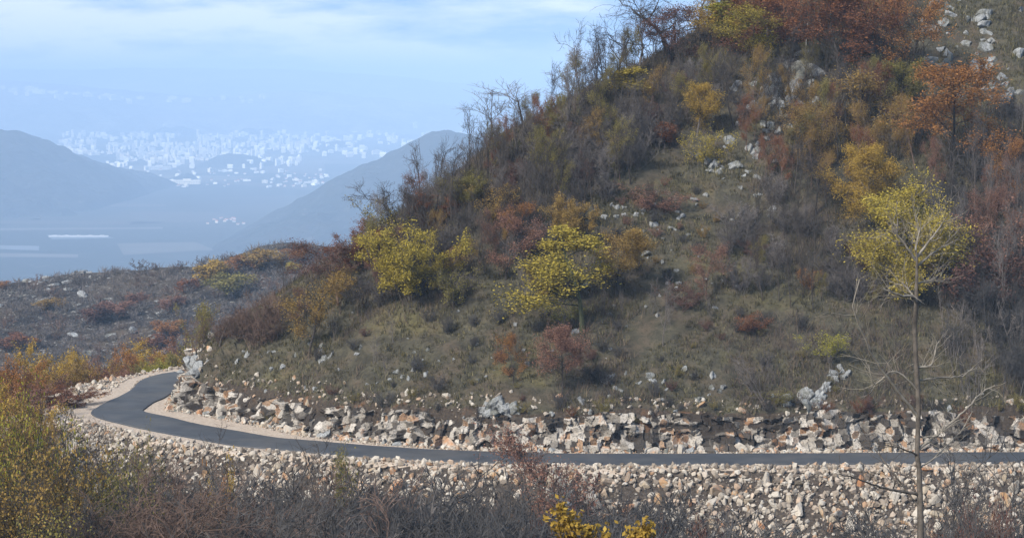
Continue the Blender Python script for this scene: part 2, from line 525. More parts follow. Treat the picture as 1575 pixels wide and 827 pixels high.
def terrain(x, y):
    shp = np.shape(x)
    x = np.asarray(x, float).ravel(); y = np.asarray(y, float).ravel()
    sg, d, si, so, bk, idx = road_near(x, y)
    big = fbm(x / 14, y / 14, 3, 3); mid = fbm(x / 4.0, y / 4.0, 5, 3); fine = fbm(x / 1.1, y / 1.1, 8, 2)
    # the spur: a front face above the straight and a left face above the hairpin
    dF = y - front_y(x) - 0.9
    zF = 2.3 + 0.60 * dF + 0.0012 * np.maximum(dF - 25, 0) ** 2
    dL = x + 26.0 - 0.05 * np.maximum(y - 165, 0)
    zL = 2.6 + 0.66 * dL
    k = 1.6
    hill = -k * np.log(np.exp(-np.clip(zF, -30, 200) / k) + np.exp(-np.clip(zL, -30, 200) / k))
    hill = hill + big * 1.1 * sstep(3, 14, hill) + mid * 0.45 + fine * 0.10
    hill = np.where(hill > 62, 62 + (hill - 62) * 0.3, hill)
    e = d - si + mid * 0.15 + fine * 0.10
    bank = bk * (1 + 0.22 * mid) * sstep(0.75, 1.35, e) + 0.85 * np.maximum(e - 1.3, 0) + fine * 0.12 * (e > 0)
    zin = np.where(e > 0, np.minimum(bank, np.maximum(hill, 0.02)), 0)
    zin = np.where(e > 1.6, np.minimum(bank, hill), zin)
    zin = np.where((e > 0) & (zin < 0), 0, zin)
    # outside: gravel shoulder, loose fill, ravine and the viewer's own slope
    eo = d - so + mid * 0.25
    fill = -0.78 * np.maximum(eo, 0) + fine * 0.15 * (eo > 0.3)
    left = sstep(-5, -17, x)
    own = 22 - 0.315 * np.clip(y, -50, 200) + left * 5.5 * sstep(150, 110, y) + 0.9 * big + 0.3 * mid
    own = own + 0.12 * np.minimum(x + 45, 0)
    own = np.where(y > 113, own - 0.7 * (y - 113), own)
    low = -34 + 2 * big + mid
    low = np.maximum(low, np.where((y > 160) & (x < 5), -4.5 - 0.22 * np.maximum(eo - 3, 0) - 3 * sstep(170, 158, y) + 0.8 * big + 0.4 * mid, -99))
    zout = np.maximum(np.maximum(fill, own), low)
    z = np.where(sg > 0, zin, zout)
    z = np.where(d < 0, 0, z)
    # masks: gravel, broken bank, fill/ravine floor
    grav = np.where(sg > 0, e < 0.12, eo < 0.25)
    bankm = (sg > 0) & (e >= 0.12) & (e < 1.45 + 0.3 * mid)
    fillm = (sg < 0) & (eo >= 0.25) & (fill >= own - 0.3) & (eo < 9 + 2 * mid)
    rav = (sg < 0) & (eo >= 0.25) & ~fillm
    cls = np.stack([grav, bankm, fillm | False, rav], 1).astype(np.float32)
    return z.reshape(shp), cls.reshape(*shp, 4)


gx = np.concatenate([np.arange(-150, -48, 2.0), np.arange(-48, 42, 0.3), np.arange(42, 121, 1.2)])
gy = np.concatenate([np.arange(-30, 118, 2.0), np.arange(118, 188, 0.28), np.arange(188, 236, 0.7), np.arange(236, 341, 2.5)])
X, Y = np.meshgrid(gx, gy)
Z, CLS = terrain(X, Y)
nx, ny = len(gx), len(gy)


def height(x, y):
    x = np.asarray(x, float); y = np.asarray(y, float)
    i = np.clip(np.searchsorted(gx, x) - 1, 0, nx - 2); j = np.clip(np.searchsorted(gy, y) - 1, 0, ny - 2)
    fx = np.clip((x - gx[i]) / (gx[i + 1] - gx[i]), 0, 1); fy = np.clip((y - gy[j]) / (gy[j + 1] - gy[j]), 0, 1)
    return (Z[j, i] * (1 - fx) + Z[j, i + 1] * fx) * (1 - fy) + (Z[j + 1, i] * (1 - fx) + Z[j + 1, i + 1] * fx) * fy


TT = np.arange(90, 335, 0.2)


def hit(px, py):
    d = ray(px, py)
    P = TT[:, None] * d[None, :] + np.array([0, 0, CAMZ])
    ok = (P[:, 0] > gx[0]) & (P[:, 0] < gx[-1])
    below = ok & (P[:, 2] < height(P[:, 0], P[:, 1]))
    if not below.any():
        return None
    p = P[below.argmax()].copy()
    p[2] = float(height(p[0], p[1]))
    return p


def grid_faces(nx, ny):
    i, j = np.meshgrid(np.arange(nx - 1), np.arange(ny - 1))
    a = (j * nx + i).ravel()
    return np.stack([a, a + 1, a + nx + 1, a + nx], 1)


me = mesh_np('hillside', np.stack([X, Y, Z], -1).reshape(-1, 3), grid_faces(nx, ny), smooth=True)
att = me.attributes.new('surface', 'FLOAT_COLOR', 'POINT')
att.data.foreach_set('color', CLS.reshape(-1).astype(np.float32))
g = N('hillside_ground')
co = g.coord('Object')
at = g.n('Attribute', attribute_name='surface')
sep = g.n('SeparateColor'); g.set(sep.inputs[0], at.outputs['Color'])
n_a = g.noise(0.16, 5, 0.6, co); n_b = g.noise(0.9, 6, 0.7, co); n_c = g.noise(5, 5, 0.7, co); n_d = g.noise(0.45, 4, 0.6, co)
grass = g.ramp(n_b, [(0.25, (0.026, 0.023, 0.018)), (0.48, (0.056, 0.051, 0.036)), (0.62, (0.088, 0.080, 0.054)), (0.8, (0.13, 0.112, 0.075))])
grass = g.mix(g.ramp(n_d, [(0.48, 0), (0.66, 0.75)]), grass, (0.085, 0.062, 0.045))
grass = g.mix(g.ramp(n_a, [(0.55, 0), (0.70, 0.6)]), grass, (0.135, 0.118, 0.048))
grass = g.mix(g.ramp(n_c, [(0.3, 0.65), (0.5, 0)]), grass, (0.022, 0.020, 0.014))
grass = g.mix(g.ramp(n_c, [(0.70, 0), (0.76, 0.8)]), grass, (0.30, 0.30, 0.28))
gravel = g.ramp(n_c, [(0.25, (0.25, 0.195, 0.15)), (0.55, (0.42, 0.345, 0.275)), (0.8, (0.55, 0.47, 0.39))])
gravel = g.mix(g.ramp(n_b, [(0.45, 0), (0.7, 0.5)]), gravel, (0.46, 0.40, 0.34))
soil = g.ramp(n_c, [(0.25, (0.022, 0.018, 0.015)), (0.55, (0.055, 0.043, 0.033)), (0.8, (0.13, 0.10, 0.075))])
soil = g.mix(g.ramp(n_d, [(0.56, 0), (0.68, 0.7)]), soil, (0.17, 0.09, 0.05))
fillc = g.ramp(n_c, [(0.3, (0.025, 0.021, 0.018)), (0.55, (0.07, 0.056, 0.045)), (0.75, (0.15, 0.125, 0.10))])  # fill ground coloured near-black, painting shade into the gaps between riprap stones
rav = g.ramp(n_b, [(0.3, (0.028, 0.024, 0.020)), (0.55, (0.065, 0.052, 0.040)), (0.75, (0.10, 0.080, 0.056))])
jit = g.math('MULTIPLY', g.math('SUBTRACT', n_c, 0.5), 0.9)
def msk(s):
    return g.ramp(g.math('ADD', s, jit), [(0.38, 0), (0.62, 1)])
c = g.mix(msk(sep.outputs[0]), grass, gravel)
c = g.mix(msk(sep.outputs[1]), c, soil)
c = g.mix(msk(sep.outputs[2]), c, fillc)
c = g.mix(msk(at.outputs['Alpha']), c, rav)
g.pbr(c, 0.97, g.bump(g.math('ADD', n_c, g.math('MULTIPLY', n_b, 1.5)), 0.8, 0.15), 0.1)
link('hillside', me, g.m, kind='structure')

# ------------------------------------------------------------------ road ribbon (0.1 m thick asphalt with real edges)
sel = RC[:, 1] < 330
c2 = RC[sel]; n2 = RN[sel]; hw = c2[:, 2:3]
offs = [(-1.02, -0.04), (-1.0, 0.085), (-0.9, 0.105), (-0.5, 0.125), (0, 0.135), (0.5, 0.125), (0.9, 0.105), (1.0, 0.085), (1.02, -0.04)]
wob = 0.12 * fbm(np.arange(len(c2)) * 0.35, 0 * np.arange(len(c2)), 4)
V = np.stack([np.concatenate([c2[:, :2] + n2 * (hw * o + (wob[:, None] if abs(o) > 0.95 else 0)), np.full((len(c2), 1), z)], 1) for o, z in offs], 1)
me = mesh_np('road', V.reshape(-1, 3), grid_faces(len(offs), len(c2)), smooth=False)
g = N('fresh_asphalt')
co = g.coord('Object')
n1 = g.noise(0.5, 5, 0.6, co); n2_ = g.noise(22, 3, 0.7, co)
c = g.mix(g.ramp(n1, [(0.3, 0), (0.7, 1)]), (0.036, 0.041, 0.049), (0.058, 0.064, 0.074))
c = g.mix(g.ramp(n2_, [(0.55, 0), (0.75, 0.5)]), c, (0.055, 0.058, 0.062))
n5 = g.noise(0.16, 5, 0.7, co)
c = g.mix(g.ramp(n5, [(0.45, 0), (0.68, 0.6)]), c, (0.095, 0.090, 0.084))
g.pbr(c, 0.75, g.bump(n2_, 0.3, 0.02), 0.14)
link('road', me, g.m, kind='structure')
#PART2
# ------------------------------------------------------------------ planting
RNG = np.random.default_rng(77)


def put(proto, variant, base, h, label, name, cat, group=None, leaf='yellow', bark='dark', w=1.0, rot=None, tilt=(0, 0), twig=None):
    pr = PR[proto, variant]
    s = h / pr.top
    rot = RNG.uniform(0, 2 * PI) if rot is None else rot
    if pr.single:
        o = link(name, pr.trunk, loc=base)
        own_mat(o, BARK[bark])
    else:
        o = link(name, None, loc=base)
        t = link('trunk', pr.trunk, parent=o)
        own_mat(t, BARK[bark])
        c = link('branches' if pr.bare else 'crown', pr.crown, parent=o)
        own_mat(c, BARK[twig or bark] if pr.bare else LEAF[leaf])
    o.rotation_euler = (tilt[0], tilt[1], rot)
    o.scale = (s * w, s * w, s)
    tag(o, label, cat, group)
    return o


def at_base(px, py):
    for k in range(40):
        p = hit(px, py + 4 * k)
        if p is not None and p[1] < 235:
            return p
    return None


def plant_px(proto, variant, px, py, hpx, label, name, cat, wpx=None, **kw):
    p = at_base(px, py)
    if p is None:
        return None
    h = hpx * p[1] / F
    pr = PR[proto, variant]
    if wpx is not None:
        kw['w'] = (wpx * p[1] / F) / (pr.width * h / pr.top)
    return put(proto, variant, p, h, label, name, cat, **kw)


def plant_top(proto, variant, px, top, D, label, name, cat, wpx=None, hmin=1.5, **kw):
    q = at_y(px, top, D)
    z0 = float(height(q[0], D))
    h = max(hmin, q[2] - z0)
    pr = PR[proto, variant]
    if wpx is not None:
        kw['w'] = (wpx * D / F) / (pr.width * h / pr.top)
    return put(proto, variant, (q[0], D, z0), h, label, name, cat, **kw)


HAND = [   # proto, variant, px, base, height, width, leaf, bark, label
    ('leafy_shrub', 0, 628, 462, 128, 150, 'yellow', 'dark', 'big rounded yellow bush with many stems on the left part of the slope'),
    ('tiered_tree', 0, 896, 512, 160, 138, 'yellow', 'ivy', 'yellow tree with a dark ivy-covered trunk in the middle of the slope'),
    ('leafy_tree', 1, 945, 458, 108, 78, 'ochre', 'dark', 'ochre-yellow tree just right of the ivy-covered yellow tree'),
    ('leafy_shrub', 1, 872, 385, 88, 82, 'ochre', 'dark', 'pale yellow bush higher up behind the ivy-covered yellow tree'),
    ('sparse_tree', 0, 838, 470, 70, 62, 'ochre', 'dark', 'thin yellowish tree at the left edge of the ivy-covered yellow tree'),
    ('ball_tree', 0, 1388, 462, 200, 150, 'yellow', 'grey', 'egg-shaped yellow tree behind the tall bare foreground trunk'),
    ('ball_tree', 1, 1338, 345, 122, 88, 'gold', 'grey', 'smaller golden tree directly above and left of the egg-shaped yellow tree'),
    ('leafy_tree', 2, 1458, 258, 172, 112, 'orange', 'dark', 'bright orange tree high on the right of the slope'),
    ('sparse_tree', 1, 790, 594, 86, 40, 'orange', 'dark', 'slim orange tree just above the rock cutting'),
    ('leafy_tree', 1, 864, 612, 118, 66, 'pink', 'dark', 'reddish-brown tree on the lower slope above the rock cutting'),
    ('sparse_tree', 1, 778, 432, 105, 82, 'pink', 'dark', 'pinkish-brown tree between the big yellow bush and the ivy-covered tree'),
    ('leafy_tree', 0, 1072, 212, 85, 58, 'gold', 'grey', 'golden-leaved small tree beside the dark leaning trunk'),
    ('leafy_sapling', 1, 1021, 228, 46, 28, 'rust', 'dark', 'small dark orange sapling left of the golden-leaved small tree'),
    ('sparse_shrub', 0, 1095, 256, 66, 72, 'yellow', 'grey', 'pale yellow thin bush among grey rocks in the upper clearing'),
    ('leafy_shrub', 2, 562, 420, 85, 66, 'rust', 'dark', 'rust-coloured bush left of the big yellow bush on the skyline'),
    ('sparse_tree', 2, 520, 470, 105, 92, 'maroon', 'brown', 'dark maroon tree on the skyline at the left end of the ridge'),
    ('sparse_tree', 0, 475, 548, 140, 96, 'ochre', 'dark', 'thinly leaved yellowish tree with a dark trunk near the left end of the spur'),
    ('leafy_shrub', 0, 662, 352, 62, 78, 'rust', 'dark', 'rust-red bush on the skyline above the big yellow bush'),
    ('sparse_shrub', 1, 600, 372, 70, 70, 'olive', 'dark', 'olive bush on the skyline between two rust bushes'),
    ('leafy_shrub', 1, 715, 320, 62, 74, 'olive', 'dark', 'olive-green bush on the skyline below the lone bare saplings'),
    ('sparse_shrub', 2, 757, 350, 70, 78, 'ochre', 'dark', 'ochre bush on the ridge below the tall bare trees'),
    ('sparse_tree', 1, 812, 378, 70, 60, 'orange', 'dark', 'faded orange tree behind the pinkish-brown tree'),
    ('leafy_tree', 2, 1190, 100, 118, 96, 'rust', 'dark', 'rust-red tree at the top edge next to the white-barked trunk'),
    ('leafy_tree', 0, 1290, 122, 150, 112, 'rust', 'dark', 'large rust-red tree at the top of the slope'),
    ('leafy_tree', 1, 1352, 120, 138, 100, 'rust', 'dark', 'rust-red tree beside the rocky grass patch at the top'),
    ('sparse_tree', 2, 1405, 128, 135, 80, 'orange', 'dark', 'thin orange tree at the left edge of the rocky grass patch'),
    ('sparse_tree', 0, 1160, 118, 110, 92, 'yellow', 'dark', 'thin yellow tree at the top left of the rust-red trees'),
    ('leafy_tree', 2, 1090, 80, 112, 70, 'gold', 'dark', 'golden tree near the top edge above the leaning trunk'),
    ('sparse_tree', 1, 1045, 110, 105, 96, 'maroon', 'dark', 'sparse brown-leaved tree among the gnarled ridge trees'),
    ('sparse_tree', 1, 1330, 235, 130, 110, 'ochre', 'grey', 'thinly leaved ochre tree left of the bright orange tree'),
    ('sparse_tree', 2, 1215, 250, 90, 72, 'ochre', 'dark', 'thin ochre tree below the grey crags'),
    ('leafy_tree', 0, 1385, 190, 100, 70, 'olive', 'dark', 'yellow-olive tree just left of the bright orange tree'),
    ('sparse_shrub', 0, 1545, 425, 120, 120, 'pink', 'brown', 'faded red-brown bush at the right edge below the orange sprigs'),
    ('sparse_shrub', 1, 1500, 468, 110, 110, 'maroon', 'brown', 'dull red-brown bush right of the egg-shaped yellow tree'),
    ('sparse_tree', 1, 1568, 318, 110, 60, 'orange', 'dark', 'thin tree with bright orange sprigs at the right edge'),
    ('sparse_shrub', 2, 1242, 446, 34, 36, 'orange', 'brown', 'small orange-pink bush in the dark thicket'),
    ('sparse_tree', 2, 1086, 462, 90, 46, 'pink', 'brown', 'narrow pinkish-orange tree right of the thin grey snag'),
    ('sparse_shrub', 0, 1048, 478, 50, 66, 'maroon', 'brown', 'low reddish bush just right of the thin grey snag'),
    ('sparse_shrub', 1, 1160, 510, 34, 46, 'rust', 'brown', 'low rust-coloured bush on the grassy slope'),
    ('sparse_shrub', 2, 700, 470, 60, 80, 'olive', 'grey', 'greyish olive bush right below the big yellow bush'),
    ('sparse_shrub', 0, 870, 500, 42, 60, 'lime', 'grey', 'low yellow-green bush at the foot of the ivy-covered yellow tree'),
    ('leafy_sapling', 1, 965, 150, 52, 40, 'yellow', 'grey', 'small yellow sapling under the gnarled ridge trees'),
    ('sparse_shrub', 1, 1195, 620, 26, 40, 'olive', 'grey', 'low olive tuft bush on the edge of the cutting'),
    ('sparse_shrub', 2, 305, 540, 78, 58, 'olive', 'brown', 'brownish olive bush on the rocky nose above the hairpin'),
    ('sparse_tree', 0, 930, 250, 60, 52, 'ochre', 'grey', 'small faded ochre tree in the grey thicket below the ridge'),
    ('sparse_shrub', 1, 1010, 330, 48, 66, 'pink', 'brown', 'dull pink-brown bush beside the small leaning trunk'),
    ('leafy_sapling', 0, 1140, 70, 62, 46, 'lime', 'dark', 'yellow-green sapling between golden and rust trees at the top'),
    ('sparse_shrub', 2, 1268, 555, 44, 80, 'lime', 'grey', 'low yellow-green bush beside pale rocks above the cutting'),
]
NAMES = {'tiered_tree': ('autumn_tree', 'tree'), 'tall_bush': ('autumn_bush', 'bush'), 'thin_tall_bush': ('autumn_bush', 'bush'), 'leafy_tree': ('autumn_tree', 'tree'), 'ball_tree': ('autumn_tree', 'tree'), 'sparse_tree': ('autumn_tree', 'tree'), 'leafy_shrub': ('autumn_bush', 'bush'),
         'sparse_shrub': ('autumn_bush', 'bush'), 'leafy_sapling': ('autumn_sapling', 'sapling'), 'bare_tree': ('bare_tree', 'tree'), 'open_tree': ('bare_tree', 'tree'), 'gnarled_tree': ('gnarled_tree', 'tree'),
         'bare_shrub': ('bare_shrub', 'shrub'), 'bare_sapling': ('bare_sapling', 'sapling'), 'far_shrub': ('hill_bush', 'bush'), 'scrub': ('scrub_bush', 'bush')}
for pr, v, px, py, h, w, lf, bk, lab in HAND:
    nm, ct = NAMES[pr]
    plant_px(pr, v, px, py, h, lab, nm, ct, wpx=w, leaf=lf, bark=bk, rot=0.0 if pr == 'tiered_tree' else None)

BARE = [   # proto, variant, px, base, height, width, trunk bark, twig bark, tilt, label
    ('open_tree', 0, 757, 250, 118, 62, 'grey', 'grey', 0, 'tall slim bare tree standing alone on the skyline'),
    ('open_tree', 1, 822, 232, 118, 84, 'dark', 'grey', -8, 'bare tree with fanned branches on the skyline right of the tall slim one'),
    ('open_tree', 2, 795, 240, 100, 52, 'grey', 'grey', -6, 'bare tree squeezed between two taller skyline trees'),
    ('bare_sapling', 0, 700, 292, 60, 22, 'dark', 'dark', 0, 'lone thin bare sapling on the skyline above the olive bush'),
    ('open_tree', 2, 872, 190, 92, 66, 'grey', 'grey', 4, 'pale fine-twigged bare tree left of the gnarled ridge trees'),
    ('gnarled_tree', 0, 610, 352, 82, 86, 'dark', 'dark', 0, 'dark knobbly tree on the skyline above the rust bush'),
    ('gnarled_tree', 1, 898, 165, 100, 56, 'dark', 'dark', -5, 'short dark twisted tree at the left end of the gnarled group'),
    ('gnarled_tree', 2, 948, 140, 128, 100, 'dark', 'dark', -10, 'dark twisted tree with limbs reaching left over the skyline'),
    ('gnarled_tree', 0, 1030, 100, 140, 130, 'dark', 'dark', 0, 'largest gnarled dark tree at the top of the ridge'),
    ('gnarled_tree', 1, 1078, 80, 120, 80, 'dark', 'dark', 5, 'gnarled dark tree right of the largest one on the ridge'),
    ('open_tree', 1, 985, 110, 102, 80, 'grey', 'grey', 0, 'fine-branched grey tree among the gnarled ridge trees'),
    ('bare_tree', 1, 1128, 196, 132, 50, 'dark', 'dark', -24, 'dark bare trunk leaning left in the upper clearing'),
    ('bare_tree', 2, 1018, 212, 96, 40, 'dark', 'dark', -48, 'dark bare trunk leaning far left below the ridge'),
    ('bare_tree', 3, 968, 232, 100, 34, 'dark', 'dark', -52, 'bare trunk sloping far left in the grey thicket'),
    ('bare_tree', 0, 995, 322, 62, 20, 'dark', 'dark', -30, 'short dark trunk leaning left over the grassy clearing'),
    ('open_tree', 0, 1020, 532, 116, 30, 'grey', 'grey', 8, 'thin grey snag on the middle of the slope'),
    ('bare_tree', 2, 1238, 92, 118, 36, 'birch', 'grey', 0, 'white-barked bare trunk among the rust trees at the top'),
    ('bare_tree', 1, 337, 535, 66, 66, 'dark', 'brown', 0, 'small dark-trunked bare tree on the rocky nose above the hairpin'),
    ('bare_tree', 3, 1418, 122, 120, 48, 'dark', 'dark', 3, 'dark bare tree at the edge of the rocky grass patch'),
    ('bare_tree', 2, 1255, 330, 90, 60, 'dark', 'dark', -14, 'dark bare tree in the thicket left of the golden tree'),
    ('bare_tree', 0, 436, 432, 58, 26, 'dark', 'dark', 4, 'dark bare stub behind the bushes at the left end of the spur'),
    ('bare_sapling', 1, 1180, 640, 130, 40, 'grey', 'grey', -34, 'long thin dead stem leaning on the lower slope'),
    ('bare_sapling', 2, 578, 560, 52, 20, 'grey', 'grey', 6, 'thin grey sapling alone on the lower grass'),
    ('bare_sapling', 0, 800, 470, 80, 22, 'grey', 'grey', 0, 'thin grey pole of a tree left of the ivy-covered yellow tree'),
]
for pr, v, px, py, h, w, bk, tw, tl, lab in BARE:
    nm, ct = NAMES[pr]
    plant_px(pr, v, px, py, h, lab, nm, ct, wpx=w, bark=bk, twig=tw, tilt=(0, rad(tl)))


def inside(poly, x, y):
    c = False
    for i in range(len(poly)):
        x1, y1 = poly[i]; x2, y2 = poly[i - 1]
        if (y1 > y) != (y2 > y) and x < (x2 - x1) * (y - y1) / (y2 - y1) + x1:
            c = not c
    return c


def scatter_px(poly, n, gap):
    """spots at least GAP photograph pixels apart in the polygon"""
    xs = [p[0] for p in poly]; ys = [p[1] for p in poly]
    out = []
    for _ in range(n * 60):
        x = RNG.uniform(min(xs), max(xs)); y = RNG.uniform(min(ys), max(ys))
        if inside(poly, x, y) and all((x - a) ** 2 + ((y - b) * 1.5) ** 2 > gap * gap for a, b in out):
            out.append((x, y))
            if len(out) >= n:
                break
    return out


ZONES = [   # polygon of ground points, count, gap, [(proto, weight, (h lo, hi), bark/leaf, label, group)]
    ([(560, 405), (640, 345), (700, 300), (757, 258), (830, 215), (900, 150), (960, 105), (1010, 75), (1030, 105), (960, 150), (900, 200), (830, 262), (760, 300), (700, 335), (640, 380), (570, 430)], 52, 18, [
        ('bare_tree', 5, (4.2, 6.4), 'grey', 'grey bare tree in the line of trees along the skyline of the spur', 'bare trees along the skyline'),
        ('open_tree', 8, (4.4, 7.0), 'dark', 'dark thin bare tree in the line of trees along the skyline of the spur', 'dark thin trees along the skyline'),
        ('sparse_tree', 2, (3.4, 5.0), 'olive', 'sparse olive-leaved tree in the line of trees along the skyline', 'olive trees along the skyline'),
        ('sparse_tree', 2, (3.4, 5.0), 'rust', 'sparse rust-leaved tree in the line of trees along the skyline', 'rust trees along the skyline')]),
    ([(735, 325), (765, 300), (835, 272), (905, 215), (990, 170), (1085, 130), (1120, 165), (1050, 205), (1000, 260), (960, 300), (900, 340), (840, 360), (790, 365)], 76, 19, [
        ('bare_shrub', 6, (2.2, 3.8), 'twig', 'bare grey-brown shrub in the thicket under the skyline trees', 'bare shrubs of the ridge thicket'),
        ('open_tree', 8, (4.2, 6.6), 'dark', 'dark slim bare tree rising from the thicket under the skyline trees', 'dark slim trees of the ridge thicket'),
        ('sparse_tree', 3, (3.2, 5.0), 'olive', 'sparse olive tree in the thicket under the skyline trees', 'olive trees of the ridge thicket'),
        ('sparse_tree', 2, (3.0, 4.6), 'ochre', 'sparse ochre tree in the thicket under the skyline trees', 'ochre trees of the ridge thicket'),
        ('sparse_shrub', 2, (1.8, 2.8), 'maroon', 'sparse dark red shrub in the thicket under the skyline trees', 'dark red shrubs of the ridge thicket'),
        ('bare_tree', 4, (3.5, 5.0), 'grey', 'grey bare tree rising from the thicket under the skyline trees', 'bare trees of the ridge thicket')]),
    ([(400, 545), (455, 500), (520, 488), (560, 440), (620, 395), (700, 345), (760, 360), (830, 370), (840, 400), (740, 430), (700, 470), (640, 465), (540, 490), (470, 525)], 44, 21, [
        ('bare_shrub', 5, (2.0, 3.4), 'twig', 'bare grey shrub around the big yellow bush', 'bare shrubs around the big yellow bush'),
        ('open_tree', 6, (3.6, 5.6), 'dark', 'dark slim bare tree around the big yellow bush', 'dark slim trees around the big yellow bush'),
        ('sparse_tree', 2, (2.4, 3.6), 'pink', 'sparse red-brown tree around the big yellow bush', 'red-brown trees around the big yellow bush'),
        ('sparse_tree', 2, (2.2, 3.6), 'ochre', 'sparse ochre tree around the big yellow bush', 'ochre trees around the big yellow bush')]),
    ([(292, 545), (330, 530), (395, 545), (440, 522), (430, 490), (390, 505)], 11, 22, [
        ('bare_shrub', 4, (2.0, 3.2), 'brown', 'dense brown bare shrub at the left end of the spur', 'brown shrubs at the end of the spur'),
        ('bare_tree', 3, (2.8, 4.2), 'brown', 'brown-twigged bare tree at the left end of the spur', 'brown trees at the end of the spur')]),
    ([(1105, 440), (1130, 350), (1200, 340), (1290, 350), (1320, 400), (1340, 480), (1240, 480), (1180, 470)], 40, 20, [
        ('bare_shrub', 6, (1.8, 3.2), 'twig', 'dark bare shrub in the thicket left of the egg-shaped yellow tree', 'bare shrubs left of the egg-shaped yellow tree'),
        ('open_tree', 7, (3.6, 5.8), 'dark', 'dark grey bare tree in the thicket left of the egg-shaped yellow tree', 'dark trees left of the egg-shaped yellow tree'),
        ('sparse_tree', 2, (2.0, 3.2), 'olive', 'dull olive tree in the thicket left of the egg-shaped yellow tree', 'dull olive trees of the thicket'),
        ('sparse_shrub', 1, (1.6, 2.4), 'maroon', 'dull red shrub in the thicket left of the egg-shaped yellow tree', 'dull red shrubs of the thicket')]),
    ([(1400, 300), (1575, 260), (1640, 300), (1640, 500), (1480, 500), (1440, 440)], 56, 20, [
        ('bare_shrub', 5, (2.2, 3.8), 'dark_grey', 'dark bare shrub in the dense thicket at the right edge', 'bare shrubs of the right thicket'),
        ('open_tree', 8, (4.4, 7.0), 'grey', 'thin grey bare tree in the dense thicket at the right edge', 'bare trees of the right thicket'),
        ('sparse_tree', 4, (3.2, 5.0), 'pink', 'faded red tree in the dense thicket at the right edge', 'faded red trees of the right thicket')]),
    ([(1440, 520), (1640, 490), (1640, 640), (1490, 640), (1470, 600)], 42, 16, [
        ('bare_sapling', 6, (3.0, 5.0), 'grey', 'thin grey sapling in the stand above the right end of the cutting', 'thin saplings above the right end of the cutting'),
        ('open_tree', 6, (4.0, 6.2), 'dark_grey', 'dark thin tree in the stand above the right end of the cutting', 'dark thin trees above the right end of the cutting'),
        ('bare_shrub', 3, (1.8, 3.0), 'dark_grey', 'bare dark shrub among the thin saplings above the cutting', 'bare shrubs among the thin saplings')]),
    ([(1130, 190), (1180, 120), (1400, 140), (1440, 180), (1420, 280), (1300, 330), (1170, 330), (1150, 260)], 52, 21, [
        ('bare_shrub', 4, (2.0, 3.2), 'twig', 'bare grey shrub below the rust-red trees at the top', 'bare shrubs below the rust-red trees'),
        ('sparse_tree', 4, (3.6, 5.6), 'ochre', 'thin ochre tree below the rust-red trees at the top', 'ochre trees below the rust-red trees'),
        ('sparse_tree', 3, (3.2, 5.2), 'rust', 'thin rust tree below the rust-red trees at the top', 'rust trees below the rust-red trees'),
        ('sparse_tree', 3, (3.2, 5.2), 'olive', 'thin olive tree below the rust-red trees at the top', 'olive trees below the rust-red trees'),
        ('open_tree', 7, (4.2, 6.8), 'dark', 'dark bare tree below the rust-red trees at the top', 'dark bare trees below the rust-red trees')]),
    ([(1480, 200), (1640, 160), (1640, 280), (1480, 290)], 18, 24, [
        ('bare_shrub', 4, (2.0, 3.2), 'dark_grey', 'bare shrub between the bright orange tree and the right edge', 'bare shrubs right of the bright orange tree'),
        ('open_tree', 6, (4.0, 6.2), 'grey', 'bare tree between the bright orange tree and the right edge', 'bare trees right of the bright orange tree')]),
    ([(1080, 60), (1150, 30), (1400, 30), (1410, 80), (1200, 80), (1100, 100)], 20, 28, [
        ('open_tree', 4, (4.0, 6.0), 'dark', 'dark bare tree between the rust-red trees at the top edge', 'dark bare trees at the top edge'),
        ('sparse_tree', 4, (4.0, 5.5), 'rust', 'thin rust-leaved tree behind the rust-red trees at the top edge', 'thin rust trees at the top edge'),
        ('sparse_tree', 2, (4.0, 5.5), 'ochre', 'thin ochre-leaved tree behind the rust-red trees at the top edge', 'thin ochre trees at the top edge')]),
    ([(520, 500), (830, 480), (1100, 480), (1250, 510), (1320, 610), (1000, 635), (560, 615), (420, 600)], 64, 26, [
        ('bare_shrub', 6, (0.6, 1.5), 'dark_grey', 'low bare shrub scattered on the lower grassy slope', 'low bare shrubs on the lower slope'),
        ('bare_sapling', 4, (1.4, 2.8), 'grey', 'thin grey sapling scattered on the lower grassy slope', 'thin saplings on the lower slope'),
        ('sparse_shrub', 2, (0.5, 1.1), 'maroon', 'low reddish shrub scattered on the lower grassy slope', 'low reddish shrubs on the lower slope'),
        ('sparse_shrub', 2, (0.4, 0.9), 'olive', 'low olive shrub scattered on the lower grassy slope', 'low olive shrubs on the lower slope')]),
    ([(920, 340), (1000, 290), (1100, 270), (1120, 420), (1000, 440), (960, 420)], 22, 26, [
        ('bare_shrub', 6, (0.7, 1.5), 'dark_grey', 'low bare shrub in the stony upper clearing', 'low bare shrubs in the upper clearing'),
        ('sparse_shrub', 2, (0.6, 1.1), 'ochre', 'low ochre shrub in the stony upper clearing', 'low ochre shrubs in the upper clearing'),
        ('sparse_shrub', 2, (0.6, 1.1), 'pink', 'low red-brown shrub in the stony upper clearing', 'low red-brown shrubs in the upper clearing')]),
]
